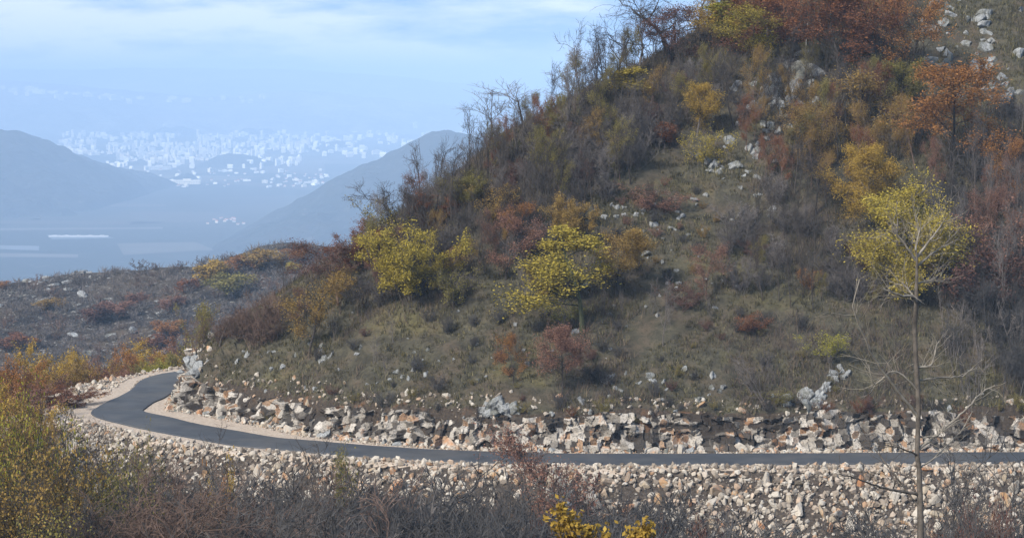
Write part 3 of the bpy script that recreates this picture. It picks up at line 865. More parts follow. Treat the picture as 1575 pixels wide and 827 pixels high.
for poly, n, gap, kinds in ZONES:
    w = np.array([k[1] for k in kinds], float); w /= w.sum()
    for x, y in scatter_px(poly, n, gap):
        pr, _, hh, mt, lab, grp = kinds[RNG.choice(len(kinds), p=w)]
        nv = len([1 for k in PR if k[0] == pr])
        p = at_base(x, y)
        if p is None:
            continue
        nm, ct = NAMES[pr]
        leafy = pr.startswith('sparse') or pr.startswith('leafy')
        put(pr, int(RNG.integers(nv)), p, RNG.uniform(*hh), lab, nm, ct, group=grp, leaf=mt if leafy else 'yellow', bark='brown' if leafy else mt, twig=None if leafy else 'twig' if mt == 'grey' else mt,
            w=RNG.uniform(0.95, 1.3) if pr == 'bare_shrub' else RNG.uniform(0.62, 0.85) if pr in ('open_tree', 'bare_tree', 'sparse_tree') else RNG.uniform(0.85, 1.25), tilt=(RNG.normal(0, 0.07), RNG.normal(-0.04, 0.08)))

for px in np.arange(430, 1575, 42):
    p = at_base(px + RNG.uniform(-15, 15), RNG.uniform(628, 668))
    lf = ('rust', 'olive', 'maroon')[RNG.integers(3)]
    if RNG.random() < .45:
        put('sparse_shrub', int(RNG.integers(3)), p, RNG.uniform(.6, 1.3), 'small %s shrub clinging to the rock cutting' % {'rust': 'rust', 'olive': 'olive', 'maroon': 'dark red'}[lf], 'autumn_bush', 'bush', group='%s shrubs on the rock cutting' % lf, leaf=lf, bark='brown')
    else:
        put('bare_shrub', int(RNG.integers(5)), p, RNG.uniform(.6, 1.4), 'small bare shrub clinging to the rock cutting above the road', 'bare_shrub', 'shrub', group='bare shrubs on the rock cutting', bark='dark_grey')
# beyond the hairpin and on the near slopes: plants whose feet stand below the picture or behind the road
FRONT = [   # proto, variant, px, top py, distance, width px, leaf, bark, label
    ('thin_tall_bush', 0, 5, 556, 92, 140, 'lime', 'dark', 'yellow-green bush at the left edge below the orange bushes'),
    ('thin_tall_bush', 1, 62, 650, 86, 150, 'ochre', 'dark', 'ochre bush at the left edge in front of the gravel platform'),
    ('thin_tall_bush', 1, 20, 690, 78, 200, 'ochre', 'dark', 'ochre-flecked dark bush low at the left edge'),
    ('tall_bush', 2, 150, 680, 90, 130, 'olive', 'dark', 'olive bush in front of the hairpin retaining edge'),
    ('tall_bush', 0, 218, 640, 108, 60, 'olive', 'dark', 'pointed olive-yellow bush standing in front of the hairpin road'),
    ('thin_tall_bush', 0, 230, 705, 96, 120, 'olive', 'dark', 'thin olive bush below the pointed one'),
    ('leafy_shrub', 1, 340, 702, 122, 84, 'gold', 'dark', 'golden-orange bush on the rubble below the road'),
    ('sparse_shrub', 2, 318, 722, 118, 90, 'orange', 'dark', 'thin orange bush touching the golden-orange bush on the rubble'),
    ('sparse_tree', 0, 857, 650, 129, 135, 'pink', 'dark', 'slender red-brown tree rising in front of the road'),
    ('sparse_shrub', 1, 842, 716, 125, 84, 'maroon', 'brown', 'dark red bush at the foot of the slender red-brown tree'),
    ('sparse_shrub', 2, 1065, 780, 124, 80, 'maroon', 'brown', 'dark red-brown bush at the bottom edge below the riprap'),
    ('sparse_shrub', 0, 480, 744, 124, 90, 'rust', 'brown', 'faded rust bush on the rubble below the curve of the road'),
    ('sparse_tree', 1, 520, 672, 126, 50, 'olive', 'grey', 'thin olive-leaved tree in front of the curving road'),
    ('thin_tall_bush', 0, 120, 765, 70, 220, 'olive', 'dark', 'dark olive bush low in the left corner'),
    ('thin_tall_bush', 1, 1500, 745, 92, 130, 'maroon', 'brown', 'thin brown-leaved bush at the right edge below the road'),
]
for pr, v, px, top, D, w, lf, bk, lab in FRONT:
    nm, ct = NAMES[pr]
    plant_top(pr, v, px, top, D, lab, nm, ct, wpx=w, leaf=lf, bark=bk)

ROWX = [(-15, 528, 'rust', 172), (22, 542, 'orange', 170), (52, 522, 'gold', 186), (78, 560, 'maroon', 174), (100, 534, 'gold', 184), (112, 556, 'ochre', 178), (128, 552, 'ochre', 190), (148, 548, 'pink', 186), (170, 550, 'ochre', 196), (188, 545, 'rust', 200),
        (205, 528, 'orange', 206), (222, 520, 'gold', 212), (236, 534, 'gold', 204), (250, 540, 'olive', 200), (268, 514, 'pink', 216), (284, 506, 'olive', 214), (258, 550, 'lime', 196), (10, 585, 'gold', 150), (60, 580, 'pink', 156), (35, 600, 'ochre', 146), (88, 590, 'rust', 162), (140, 566, 'rust', 180), (158, 566, 'maroon', 184)]
for i, (px, top, lf, D) in enumerate(ROWX):
    plant_top('leafy_shrub' if i % 3 else 'sparse_shrub', i % 3, px, top, D, '%s bush in the row behind the hairpin' % {'rust': 'rust-brown', 'orange': 'orange', 'maroon': 'dark maroon', 'ochre': 'ochre', 'pink': 'dull red', 'gold': 'golden', 'olive': 'yellow-olive', 'lime': 'yellow-green'}[lf],
              'autumn_bush', 'bush', wpx=86, leaf=lf, bark='brown', group='%s bushes behind the hairpin' % lf.replace('pink', 'dull red').replace('lime', 'yellow-green'))

LOWS = []
for x in np.arange(395, 1075, 24):
    LOWS.append((x + RNG.uniform(-12, 12), RNG.uniform(738, 792) + 14 * math.sin(x / 60), RNG.uniform(112, 127), 'dark_grey', 'dark grey bare shrub along the bottom edge below the riprap', 'bare shrubs along the bottom edge'))
for x in np.arange(400, 560, 26):
    LOWS.append((x, RNG.uniform(700, 735), RNG.uniform(120, 130), 'grey', 'bare grey shrub on the rubble below the curve of the road', 'bare shrubs below the curve'))
for x in np.arange(560, 1080, 40):
    LOWS.append((x + RNG.uniform(-15, 15), RNG.uniform(722, 762), RNG.uniform(126, 131), 'dark_grey' if RNG.random() < .6 else 'brown', 'small bare shrub rooted among the riprap stones left of the tall bare tree', 'small shrubs among the riprap'))
for x in np.arange(290, 600, 22):
    LOWS.append((x, RNG.uniform(698, 750), RNG.uniform(116, 132), 'dark_grey' if RNG.random() < .85 else 'brown', 'dark tangled shrub on the rubble under the curve of the road', 'tangled shrubs under the curve'))
for x in np.arange(-10, 400, 30):
    LOWS.append((x, RNG.uniform(700, 770), RNG.uniform(80, 112), 'dark_grey' if RNG.random() < .85 else 'brown', 'dark bare shrub on the bushy slope below the hairpin', 'bare shrubs below the hairpin'))
for x in np.arange(1330, 1600, 34):
    LOWS.append((x, RNG.uniform(745, 790), RNG.uniform(120, 128), 'dark_grey', 'thin dark shrub in front of the riprap around the tall bare trunk', 'thin dark shrubs around the tall bare trunk'))
for x, top, D, bk, lab, grp in LOWS:
    plant_top('bare_shrub' if D > 119 else 'tall_bare_shrub', int(RNG.integers(3)), x, top, D, lab, 'bare_shrub', 'shrub', bark=bk, group=grp, w=RNG.uniform(0.9, 1.3))
for x in np.arange(1440, 1590, 22):
    plant_top('tall_sapling', int(RNG.integers(2)), x + RNG.uniform(-8, 8), RNG.uniform(640, 730), RNG.uniform(86, 118), 'thin bare sapling at the right edge in front of the riprap', 'bare_sapling', 'sapling', bark='dark_grey', group='thin saplings in front of the riprap at the right')
for x, top in ((120, 610), (152, 640), (175, 622), (108, 650), (300, 640), (452, 640), (468, 655), (236, 690)):
    plant_top('tall_sapling', int(RNG.integers(2)), x, top, RNG.uniform(96, 118), 'thin dark bare sapling in front of the hairpin and its gravel', 'bare_sapling', 'sapling', bark='dark', group='thin saplings in front of the hairpin', w=0.8)

# the tall bare tree close to the viewer, with pale dead limbs
d_near = 52.0
def near_pt(px, py, dy=0.0):
    return at_y(px, py, d_near + dy)
q = near_pt(1416, 827)
z0 = float(height(q[0], d_near))
root = np.array([q[0] + 0.02, d_near, z0 - 0.3])
tp = [root] + [near_pt(*p) for p in ((1416, 800), (1412, 700), (1413, 620), (1408, 540), (1410, 470), (1409, 420), (1408, 385))]
tr = [0.12, 0.078, 0.072, 0.066, 0.057, 0.049, 0.039, 0.026]
rngn = np.random.default_rng(5)
limbs = [
    ([(1410, 465), (1402, 455, -.3), (1390, 455, -.6), (1370, 448, -.9), (1352, 442, -1.1)], .035), ([(1410, 462), (1396, 446, .2), (1388, 434, .4)], .02), ([(1409, 436), (1430, 432, .4), (1450, 432, .9)], .022),
    ([(1408, 400), (1395, 380, -.2), (1372, 352, -.4)], .03), ([(1408, 400), (1428, 372, .3), (1445, 350, .5), (1452, 340, .6)], .032), ([(1409, 412), (1436, 388, .5), (1466, 372, .9)], .028),
    ([(1408, 385), (1412, 362, .1), (1414, 350, .15)], .022), ([(1411, 640), (1350, 560, -.8), (1330, 520, -1.2), (1312, 470, -1.6), (1322, 430, -1.7)], .034),
    ([(1411, 600), (1375, 570, -.3), (1345, 590, -.5), (1336, 560, -.6)], .024), ([(1412, 690), (1450, 660, .6), (1490, 625, 1.0), (1509, 604, 1.4), (1530, 592, 1.5)], .036), ([(1412, 672), (1440, 668, .3), (1456, 648, .5)], .022),
    ([(1410, 565), (1432, 560, .2), (1440, 530, .4), (1444, 525, .5)], .026), ([(1409, 585), (1450, 580, .6), (1480, 578, 1.0), (1496, 566, 1.2)], .022),
    ([(1414, 760), (1370, 752, -.5), (1330, 740, -1.), (1290, 728, -1.5)], .034), ([(1414, 780), (1380, 735, .3), (1345, 690, .7)], .028), ([(1412, 700), (1390, 690, -.3), (1364, 684, -.6)], .02), ([(1414, 720), (1440, 700, .5), (1478, 662, 1.2), (1496, 632, 1.5)], .02),
]
near = link('bare_tree', None, loc=root)
tag(near, 'tall dead-looking bare tree with pale broken limbs rising in front of the road', 'tree')
tq = catmull(np.hstack([np.array(tp) - root, np.array(tr)[:, None], np.zeros((len(tp), 2))]), 0.12)
tq[:, :2] += np.stack([vnoise(tq[:, 2] * 1.3, 0 * tq[:, 2], 3), vnoise(tq[:, 2] * 1.3, 0 * tq[:, 2] + 5, 3)], 1) * 0.03
v, qd = tubes([(tq[:, :3], np.maximum(tq[:, 3] * (1 + 0.16 * vnoise(tq[:, 2] * 3.1, 0 * tq[:, 2], 9)), .02), 9)])
me = mesh_np('tall_bare_tree_trunk', v, qd, smooth=True)
link('trunk', me, BARK['weathered'], near)
for pts, r in limbs:
    P = np.array([near_pt(p[0], p[1], p[2] if len(p) > 2 else 0.0) for p in pts]) - root
    P = catmull(np.hstack([P, P]), 0.1)[:, :3]
    P[1:-1] += rngn.normal(0, 0.010, P[1:-1].shape)
    pl = [(P, np.linspace(r, 0.010, len(P)), 5)]
    pl[0] = (P, np.linspace(r * 1.25, 0.012, len(P)), 5)
    for k in range(16):
        p, dd = along(P, rngn.uniform(0.2, 0.98))
        l = grow(rngn, p, side_dir(rngn, dd, rad(rngn.uniform(25, 60))), rngn.uniform(.25, .95), 3, .2, .08)
        pl.append((l, np.linspace(.007, .003, 4), 3))
        for k2 in range(2):
            p2, d2 = along(l, rngn.uniform(.4, .9))
            pl.append((grow(rngn, p2, side_dir(rngn, d2, rad(40)), rngn.uniform(.12, .4), 2, .2, .05), np.linspace(.004, .002, 3), 3))
    v, qd = tubes(pl)
    link('limb', mesh_np('dead_limb', v, qd, smooth=True), BARK['bleached'] if np.min([p[1] for p in pts]) < 660 else BARK['weathered'], near)

# golden leaf sprigs of a young tree growing close to the viewer
def sprig(px, top, D, tips, label):
    q = at_y(px, 900, D)
    base = np.array([q[0], D, float(height(q[0], D)) - .2])
    o = link('autumn_sapling', None, loc=base)
    tag(o, label, 'sapling')
    pl = []; lf = []
    e0 = at_y(px, 860, D) - base
    st = np.array([[0, 0, 0], e0 * .5 + [.1, .1, 0], e0]); pl.append((st, [.05, .04, .03], 5))
    for (tx, ty) in tips:
        P = np.array([e0, (e0 + at_y(tx, ty, D) - base) / 2 + rngn.normal(0, .04, 3), at_y(tx, ty, D) - base])
        pl.append((P, [.025, .014, .006], 4))
        for k in range(10):
            p, dd = along(P, rngn.uniform(.3, 1))
            l = grow(rngn, p, side_dir(rngn, dd, rad(rngn.uniform(20, 55))), rngn.uniform(.1, .35), 2, .2, .1)
            pl.append((l, [.006, .005, .003], 3)); lf.append(l[1:]); lf.append(P[-1:])
    link('trunk', mesh_np('sprig_stem', *tubes(pl)), BARK['brown'], o)
    L = np.repeat(np.concatenate(lf), 4, 0)
    link('crown', mesh_np('sprig_leaves', *leaf_quads(rngn, L, .075, .05)), LEAF['gold'], o)
sprig(880, 776, 42, [(862, 780), (872, 800), (905, 815), (888, 812), (930, 822), (858, 812)], 'bright golden sapling tip poking up at the bottom edge')
sprig(990, 806, 42, [(986, 818), (998, 812), (975, 824)], 'small golden twig tip at the bottom edge right of the taller one')

# ------------------------------------------------------------------ rocks
import bmesh


def rock_mesh(seed, elong=(1, 1, 1), cuts=14, rough=0.03, sub=3):
    rng = np.random.default_rng(seed)
    bm = bmesh.new()
    bmesh.ops.create_icosphere(bm, subdivisions=sub, radius=1.0)
    V = np.array([v.co[:] for v in bm.verts])
    for _ in range(cuts):
        n = rng.normal(0, 1, 3); n /= np.linalg.norm(n)
        h = rng.uniform(0.36, 0.72)
        over = np.maximum(V @ n - h, 0)
        V -= over[:, None] * n[None, :]
    V *= np.array(elong)
    V += rough * np.stack([vnoise(V[:, 0] * 2 + k * 9, V[:, 1] * 2 + V[:, 2] * 2.3, seed + k) for k in range(3)], 1)
    for v, c in zip(bm.verts, V):
        v.co = c
    me = bpy.data.meshes.new('rock')
    bm.to_mesh(me); bm.free()
    return me


RM = []
for i in range(12):
    m = rock_mesh(300 + i, (1.15, 0.85, 0.62 + 0.04 * (i % 4)))
    m.materials.append(ROCK['cream']); RM.append(m)
RS = []      # upright slabs of the cutting
for i in range(8):
    m = rock_mesh(340 + i, (0.85, 0.6, 1.15), cuts=11, rough=0.07)
    m.materials.append(ROCK['bank']); RS.append(m)
RO = []      # weathered outcrops
for i in range(8):
    m = rock_mesh(370 + i, (1.0, 0.8, 0.8), cuts=8, rough=0.22)
    m.materials.append(ROCK['grey']); RO.append(m)


def stone(me, loc, s, mat, name, label, cat, group, rot=None, sq=(1, 1, 1)):
    o = link(name, me, loc=loc)
    own_mat(o, mat)
    o.scale = (s * sq[0], s * sq[1], s * sq[2])
    o.rotation_euler = rot if rot is not None else RNG.uniform(-PI, PI, 3)
    tag(o, label, cat, group)
    return o


def rubble(name, pts, sizes, mat, label, cat, kind='stuff'):
    """one heap of small broken stone"""
    n = len(pts)
    base = []
    for i in range(6):
        m = rock_mesh(400 + i, (1.1, 0.85, 0.65), cuts=9, rough=0.05, sub=1)
        v = np.array([q.co[:] for q in m.vertices]); f = np.array([list(p.vertices) for p in m.polygons])
        base.append((v, f))
    VV = []; FF = []; off = 0
    for i in range(n):
        v, f = base[i % 6]
        a = RNG.normal(0, 1, (3, 3)); qm, _ = np.linalg.qr(a)
        VV.append((v * sizes[i]) @ qm.T + pts[i]); FF.append(f + off); off += len(v)
    me = mesh_np(name, np.concatenate(VV), tris=np.concatenate(FF))
    o = link(name, me, mat, kind=kind)
    o['label'] = label; o['category'] = cat
    return o


g = N('mixed_rubble')
r = g.n('NewGeometry').outputs['Random Per Island']
c = g.ramp(r, [(0, (0.10, 0.08, 0.062)), (0.25, (0.23, 0.19, 0.15)), (0.55, (0.36, 0.315, 0.26)), (0.78, (0.48, 0.44, 0.38)), (0.86, (0.32, 0.19, 0.105)), (1, (0.40, 0.365, 0.32))])
c = g.mix(g.ramp(g.noise(3.0, 5, 0.7, g.coord('Object')), [(0.4, 0), (0.7, 0.5)]), c, (0.16, 0.14, 0.12))
MIXED = g.pbr(c, 0.93, spec=0.15)


def road_frame(i, d):
    """ground point at signed distance D beyond the road edge at road sample I"""
    p = RC[i, :2] + RN[i] * (math.copysign(RC[i, 2], d) + d) + RT[i] * RNG.uniform(-0.5, 0.5)
    return p[0], p[1], float(height(p[0], p[1]))


def region(px):
    return ('right of the tall bare tree' if px > 1412 else 'between slender red-brown tree and tall bare tree' if px > 870
            else 'left of the slender red-brown tree' if px > 560 else 'under the curve near the hairpin')


vis = [i for i in range(len(RC)) if -31 < RC[i, 0] < 37 and RC[i, 1] < 166]
spots = []
tries = 0
while len(spots) < 292 and tries < 60000:
    tries += 1
    i = vis[RNG.integers(len(vis))]
    d = -(RC[i, 4] + RNG.uniform(0.15, 5.4))
    x, y, z = road_frame(i, d)
    s = 0.30 + 0.42 * RNG.random() ** 1.5
    if d > -RC[i, 4] - 0.8:
        s = min(s, 0.42)
    px, py = project((x, y, z))
    if not (-10 < px < 1585 and py < 850):
        continue
    if px < 420 and RNG.random() < 0.55:
        continue
    if -d > RC[i, 4] + 1.3 and vnoise(x / 2.6, y / 1.6, 33) < -0.35:
        continue
    if all((x - a) ** 2 + (y - b) ** 2 > (0.62 * (s + c)) ** 2 for a, b, c, *_ in spots):
        spots.append((x, y, s, z, px))
TON = {'cream': 'pale cream', 'tan': 'tan', 'stained': 'rust-stained'}
for x, y, s, z, px in spots:
    k = ('cream', 'cream', 'cream', 'tan', 'tan', 'stained')[RNG.integers(6)]
    sz = 'large' if s > 0.5 else 'angular'
    stone(RM[RNG.integers(12)], (x, y, z + s * 0.22), s, ROCK[k], 'riprap_stone', '%s %s riprap stone below the road %s' % (sz, TON[k], region(px)), 'stone', '%s %s riprap stones %s' % (sz, TON[k], region(px)), sq=(RNG.uniform(.95, 1.3), RNG.uniform(.75, 1.1), RNG.uniform(.6, 1.05)))
pts = []; sz = []
while len(pts) < 14000:
    i = vis[RNG.integers(len(vis))]
    d = -(RC[i, 4] + RNG.uniform(-0.1, 1) ** 1 * 7.2)
    x, y, z = road_frame(i, d)
    s = 0.07 + 0.28 * RNG.random() ** 2.0
    if -d > RC[i, 4] + 1.3 and vnoise(x / 2.6, y / 1.6, 33) < -0.35 and RNG.random() < .8:
        continue
    pts.append((x, y, z + s * 0.3)); sz.append(s)
rubble('riprap_rubble', np.array(pts), sz, MIXED, 'small broken stone filling the gaps of the riprap slope', 'rubble')

# outer gravel mound and rubble at the hairpin
pts = []; sz = []
hp = [i for i in range(len(RC)) if RC[i, 0] < -24 and 150 < RC[i, 1] < 190]
while len(pts) < 1500:
    i = hp[RNG.integers(len(hp))]
    d = -RNG.uniform(1.3, RC[i, 4] + 1.5)
    x, y, z = road_frame(i, d)
    s = RNG.uniform(0.05, 0.2) * (1 + 0.6 * (d < -2.5))
    pts.append((x, y, z + s * 0.3)); sz.append(s)
rubble('gravel_rubble', np.array(pts), sz, MIXED, 'crushed stone spread on the outer edge of the hairpin', 'rubble')
k = 0
while k < 70:
    i = hp[RNG.integers(len(hp))]
    if RC[i, 1] < 160:
        continue
    d = -RNG.uniform(2.2, RC[i, 4] + 1.6)
    x, y, z = road_frame(i, d)
    s = RNG.uniform(0.22, 0.55)
    stone(RM[RNG.integers(12)], (x, y, z + s * 0.3), s, ROCK['cream' if RNG.random() < .7 else 'tan'], 'edge_stone', 'pale rough stone heaped along the outer edge of the hairpin', 'stone', 'stones along the outer edge of the hairpin')
    k += 1

# the rock cutting on the hill side of the road: blasted face of jointed blocks
cv = [i for i in range(len(RC)) if RC[i, 0] < 46 and RC[i, 1] < 188]
arc = np.concatenate([[0], np.cumsum(np.linalg.norm(np.diff(RC[cv, :2], axis=0), axis=1))])
ua = np.arange(0, arc[-1], 0.085)
def rc(col):
    return np.interp(ua, arc, col[cv])
rx, ry, rh, rsi, rbk = rc(RC[:, 0]), rc(RC[:, 1]), rc(RC[:, 2]), rc(RC[:, 3]), rc(RC[:, 5])
rnx, rny = rc(RN[:, 0]), rc(RN[:, 1])
nv = 34
va = np.linspace(0, 1, nv)
Ug, Vg = np.meshgrid(ua, va)
def blocks(u, v, cu, cvv, seed, amp, tilt):
    """jointed rock: each cell of a jittered grid is a plane of its own"""
    best = np.full(u.shape, 1e9); off = np.zeros(u.shape); rid = np.zeros(u.shape)
    v = v + 0.35 * np.sin(u * 0.4 + seed)
    iu = np.floor(u / cu); iv = np.floor(v / cvv)
    for du in (-1, 0, 1):
        for dv in (-1, 0, 1):
            a, bb = iu + du, iv + dv
            x = (a + 0.15 + 0.7 * _hash(a, bb, seed)) * cu; y = (bb + 0.15 + 0.7 * _hash(a, bb, seed + 1)) * cvv
            d = ((u - x) / cu) ** 2 + ((v - y) / cvv) ** 2
            pl = amp * (_hash(a, bb, seed + 2) - 0.5) + tilt * (_hash(a, bb, seed + 3) - 0.5) * (u - x) * 2 + tilt * (_hash(a, bb, seed + 4) - 0.35) * (v - y) * 2
            m = d < best
            best[m] = d[m]; off[m] = pl[m]; rid[m] = _hash(a, bb, seed + 7)[m]
    return off, rid
hh = np.interp(ua, ua, rbk) * (0.98 + 0.22 * fbm(ua / 3.0, 0 * ua, 91, 3))
v_m = Vg * hh[None, :]
wu = 0.12 * fbm(Ug * 1.3, v_m * 1.3, 101, 3); wv_ = 0.12 * fbm(Ug * 1.3, v_m * 1.3, 103, 3)
o1, r1 = blocks(Ug + wu, v_m + wv_, 1.25, 1.05, 5, 0.55, 0.6)
o2, r2 = blocks(Ug + wu, v_m + wv_, 0.50, 0.44, 15, 0.30, 0.75)
push = o1 + o2 + 0.02 * fbm(Ug * 3, v_m * 3, 95, 3)
push = push + 0.5 * (1 - Vg) ** 2 - 0.15
gap_ = sstep(-0.46, -0.30, fbm(Ug / 3.2, v_m / 1.6, 97, 4))          # stretches where only soil shows
ee = 0.15 + 0.75 * Vg - push * (0.35 + 0.65 * gap_) + (1 - gap_) * 0.22
dd_ = rh + rsi + ee
FX = rx + rnx * dd_; FY = ry + rny * dd_
FZ = v_m + 0.10 * (r2 - 0.5) * (Vg > 0.05) - 0.08
FZ[-1] -= 0.5; dd2 = np.maximum(dd_[-1] + 0.5, rh + rsi + 1.5)
FX[-1] = rx + rnx * dd2; FY[-1] = ry + rny * dd2
me = mesh_np('rock_face', np.stack([FX, FY, FZ], -1).reshape(-1, 3), grid_faces(len(ua), nv))
tone = np.stack([r2, r1, np.clip(gap_, 0, 1), np.ones_like(r1)], -1).reshape(-1).astype(np.float32)
att = me.attributes.new('block', 'FLOAT_COLOR', 'POINT')
att.data.foreach_set('color', tone)
g = N('blasted_limestone')
co = g.coord('Object')
sp = g.n('SeparateColor'); g.set(sp.inputs[0], g.n('Attribute', attribute_name='block').outputs['Color'])
m2 = g.noise(2.6, 5, 0.65, co); m3 = g.noise(8, 4, 0.7, co); m4 = g.noise(0.9, 5, 0.65, co)
c = g.ramp(sp.outputs[0], [(0.0, (0.035, 0.030, 0.026)), (0.25, (0.055, 0.046, 0.039)), (0.29, (0.13, 0.115, 0.098)), (0.46, (0.27, 0.243, 0.208)), (0.68, (0.41, 0.372, 0.325)), (0.87, (0.50, 0.46, 0.41)), (0.885, (0.24, 0.14, 0.08)), (1.0, (0.33, 0.22, 0.14))], 'LINEAR')
c = g.mix(g.math('MULTIPLY', sp.outputs[1], 0.5), c, g.mix(0.5, c, (0.10, 0.09, 0.08)))
c = g.mix(g.ramp(m4, [(0.58, 0), (0.68, 0.8)]), c, (0.29, 0.155, 0.08))
c = g.mix(g.ramp(m3, [(0.50, 0), (0.63, 0.8)]), c, (0.055, 0.048, 0.042))
c = g.mix(g.ramp(g.math('ADD', sp.outputs[2], g.math('MULTIPLY', g.math('SUBTRACT', m3, 0.5), 1.2)), [(0.35, 1), (0.55, 0)]), c, (0.042, 0.034, 0.028))
g.pbr(c, 0.95, g.bump(g.math('ADD', m2, m3), 0.7, 0.1), 0.1)
link('rock_face', me, g.m, kind='structure')

k = 0
cutspots = []
cv = [i for i in range(len(RC)) if RC[i, 0] < 37 and RC[i, 1] < 186]
for want, (s0, s1), gap, (e0, e1) in ((14, (0.7, 1.0), 0.9, (0.0, 0.45)), (100, (0.35, 0.65), 0.62, (-0.35, 0.5)), (230, (0.18, 0.34), 0.6, (-0.5, 0.3)), (270, (0.16, 0.5), 0.6, (1.0, 2.9))):
    tries = 0
    while len(cutspots) < want and tries < 20000:
        tries += 1
        i = cv[RNG.integers(len(cv))]
        e = RNG.uniform(e0, e1)
        x, y, z = road_frame(i, RC[i, 3] + e)
        s = RNG.uniform(s0, s1)
        if all((x - a) ** 2 + (y - b) ** 2 + (z - zz) ** 2 > (gap * (s + c_)) ** 2 for a, b, zz, c_, _ in cutspots):
            cutspots.append((x, y, z - (0.15 * s if s > 0.45 else 0), s, i))
for x, y, z, s, i in cutspots:
    px, py = project((x, y, z))
    k = ('bank', 'bank', 'cream', 'cream', 'bank', 'stained', 'grey', 'tan')[RNG.integers(8)]
    where = 'on the rocky nose inside the hairpin' if x < -24.5 else 'in the cutting left of the slender red-brown tree' if px < 850 else 'in the cutting between slender red-brown tree and tall bare tree' if px < 1405 else 'in the cutting right of the tall bare trunk'
    tn = {'bank': 'broken grey-cream', 'cream': 'pale cream', 'stained': 'orange-stained', 'grey': 'weathered grey', 'tan': 'tan'}[k]
    up = RNG.random() < 0.6
    stone(RS[RNG.integers(8)] if up else RM[RNG.integers(12)], (x, y, z + 0.1 * s), s, ROCK[k], 'cutting_rock', '%s rock %s' % (tn, where), 'rock', '%s rocks %s' % (tn, where),
          rot=(RNG.normal(0, 0.3), RNG.normal(0, 0.3), RNG.uniform(0, 6.3)) if up else None)
pts = []; sz = []
while len(pts) < 5200:
    i = cv[RNG.integers(len(cv))]
    e = RNG.uniform(-0.75, 0.35) if RNG.random() < .86 else RNG.uniform(0.9, 2.4)
    x, y, z = road_frame(i, RC[i, 3] + e)
    s = (0.05 + 0.22 * RNG.random() ** 1.5) * (0.5 if e < -0.2 else 1)
    pts.append((x, y, z + s * 0.3)); sz.append(s)
rubble('cutting_rubble', np.array(pts), sz, MIXED, 'small broken stone fallen at the foot of the rock cutting', 'rubble')

# weathered outcrops on the slope
OUT = [((1215, 120), 20, 50, 36, (.35, .95), 'in the crag below the rust-red trees'), ((1190, 165), 26, 56, 40, (.25, .8), 'in the crag below the rust-red trees'), ((1100, 250), 10, 32, 18, (.35, .75), 'at the foot of the pale yellow thin bush'), ((1170, 220), 10, 60, 40, (.25, .6), 'on the stony slope below the crag'),
       ((1500, 80), 46, 95, 70, (.2, .75), 'in the rocky grass patch at the top right'), ((1545, 130), 14, 50, 26, (.3, .8), 'in the rocky grass patch at the top right'), ((1470, 20), 14, 70, 22, (.25, .7), 'in the rocky grass patch at the top right'), ((760, 630), 12, 36, 14, (.25, .6), 'above the cutting left of the slender red-brown tree'),
       ((1250, 612), 14, 34, 18, (.3, .65), 'beside the low yellow-green bush above the cutting'), ((1285, 575), 8, 30, 12, (.25, .5), 'beside the low yellow-green bush above the cutting'), ((930, 325), 9, 40, 10, (.2, .45), 'in the stony upper clearing'), ((1030, 340), 16, 70, 60, (.15, .4), 'in the stony upper clearing'),
       ((500, 540), 6, 50, 22, (.2, .45), 'on the grass near the thin yellowish tree'), ((620, 580), 10, 90, 24, (.12, .35), 'scattered on the lower grass'), ((1000, 600), 16, 180, 26, (.15, .4), 'scattered on the lower grass'), ((900, 110), 4, 20, 20, (.5, 1.0), 'under the gnarled ridge trees'),
       ((1005, 600), 10, 120, 60, (.12, .3), 'scattered on the lower grass'), ((300, 560), 9, 22, 16, (.35, .7), 'on the rocky nose inside the hairpin'), ((1000, 420), 46, 170, 110, (.1, .3), 'in the stony upper clearing'), ((820, 560), 40, 380, 90, (.08, .26), 'scattered on the lower grass'), ((1150, 300), 16, 90, 90, (.15, .45), 'on the stony slope below the crag'), ((420, 545), 12, 70, 24, (.12, .3), 'scattered on the lower grass')]
for (cx, cy), n, sx, sy, (lo, hi), where in OUT:
    for _ in range(n):
        p = hit(cx + RNG.normal(0, 0.5) * sx, cy + RNG.normal(0, 0.5) * sy)
        if p is None:
            continue
        s = RNG.uniform(lo, hi)
        stone(RO[RNG.integers(8)], (p[0], p[1], p[2] - 0.08 * s), s * 1.15, ROCK['grey'], 'limestone_outcrop', 'weathered grey limestone outcrop %s' % where, 'rock', 'grey outcrops %s' % where, rot=(RNG.normal(0, .4), RNG.normal(0, .4), RNG.uniform(0, 6.3)), sq=(1, 1, RNG.uniform(.7, 1.4)))

# ------------------------------------------------------------------ grass
def grass_mat(name, stops):
    g = N(name)
    r = g.n('NewGeometry').outputs['Random Per Island']
    c = g.ramp(r, stops)
    nn = g.noise(0.25, 4, 0.6, g.coord('Object'))
    c = g.mix(g.ramp(nn, [(0.4, 0), (0.65, 0.65)]), c, (0.085, 0.070, 0.045))
    d = g.n('BsdfDiffuse'); g.set(d.inputs['Color'], c)
    g.t.links.new(d.outputs[0], g.out.inputs[0])
    return g.m


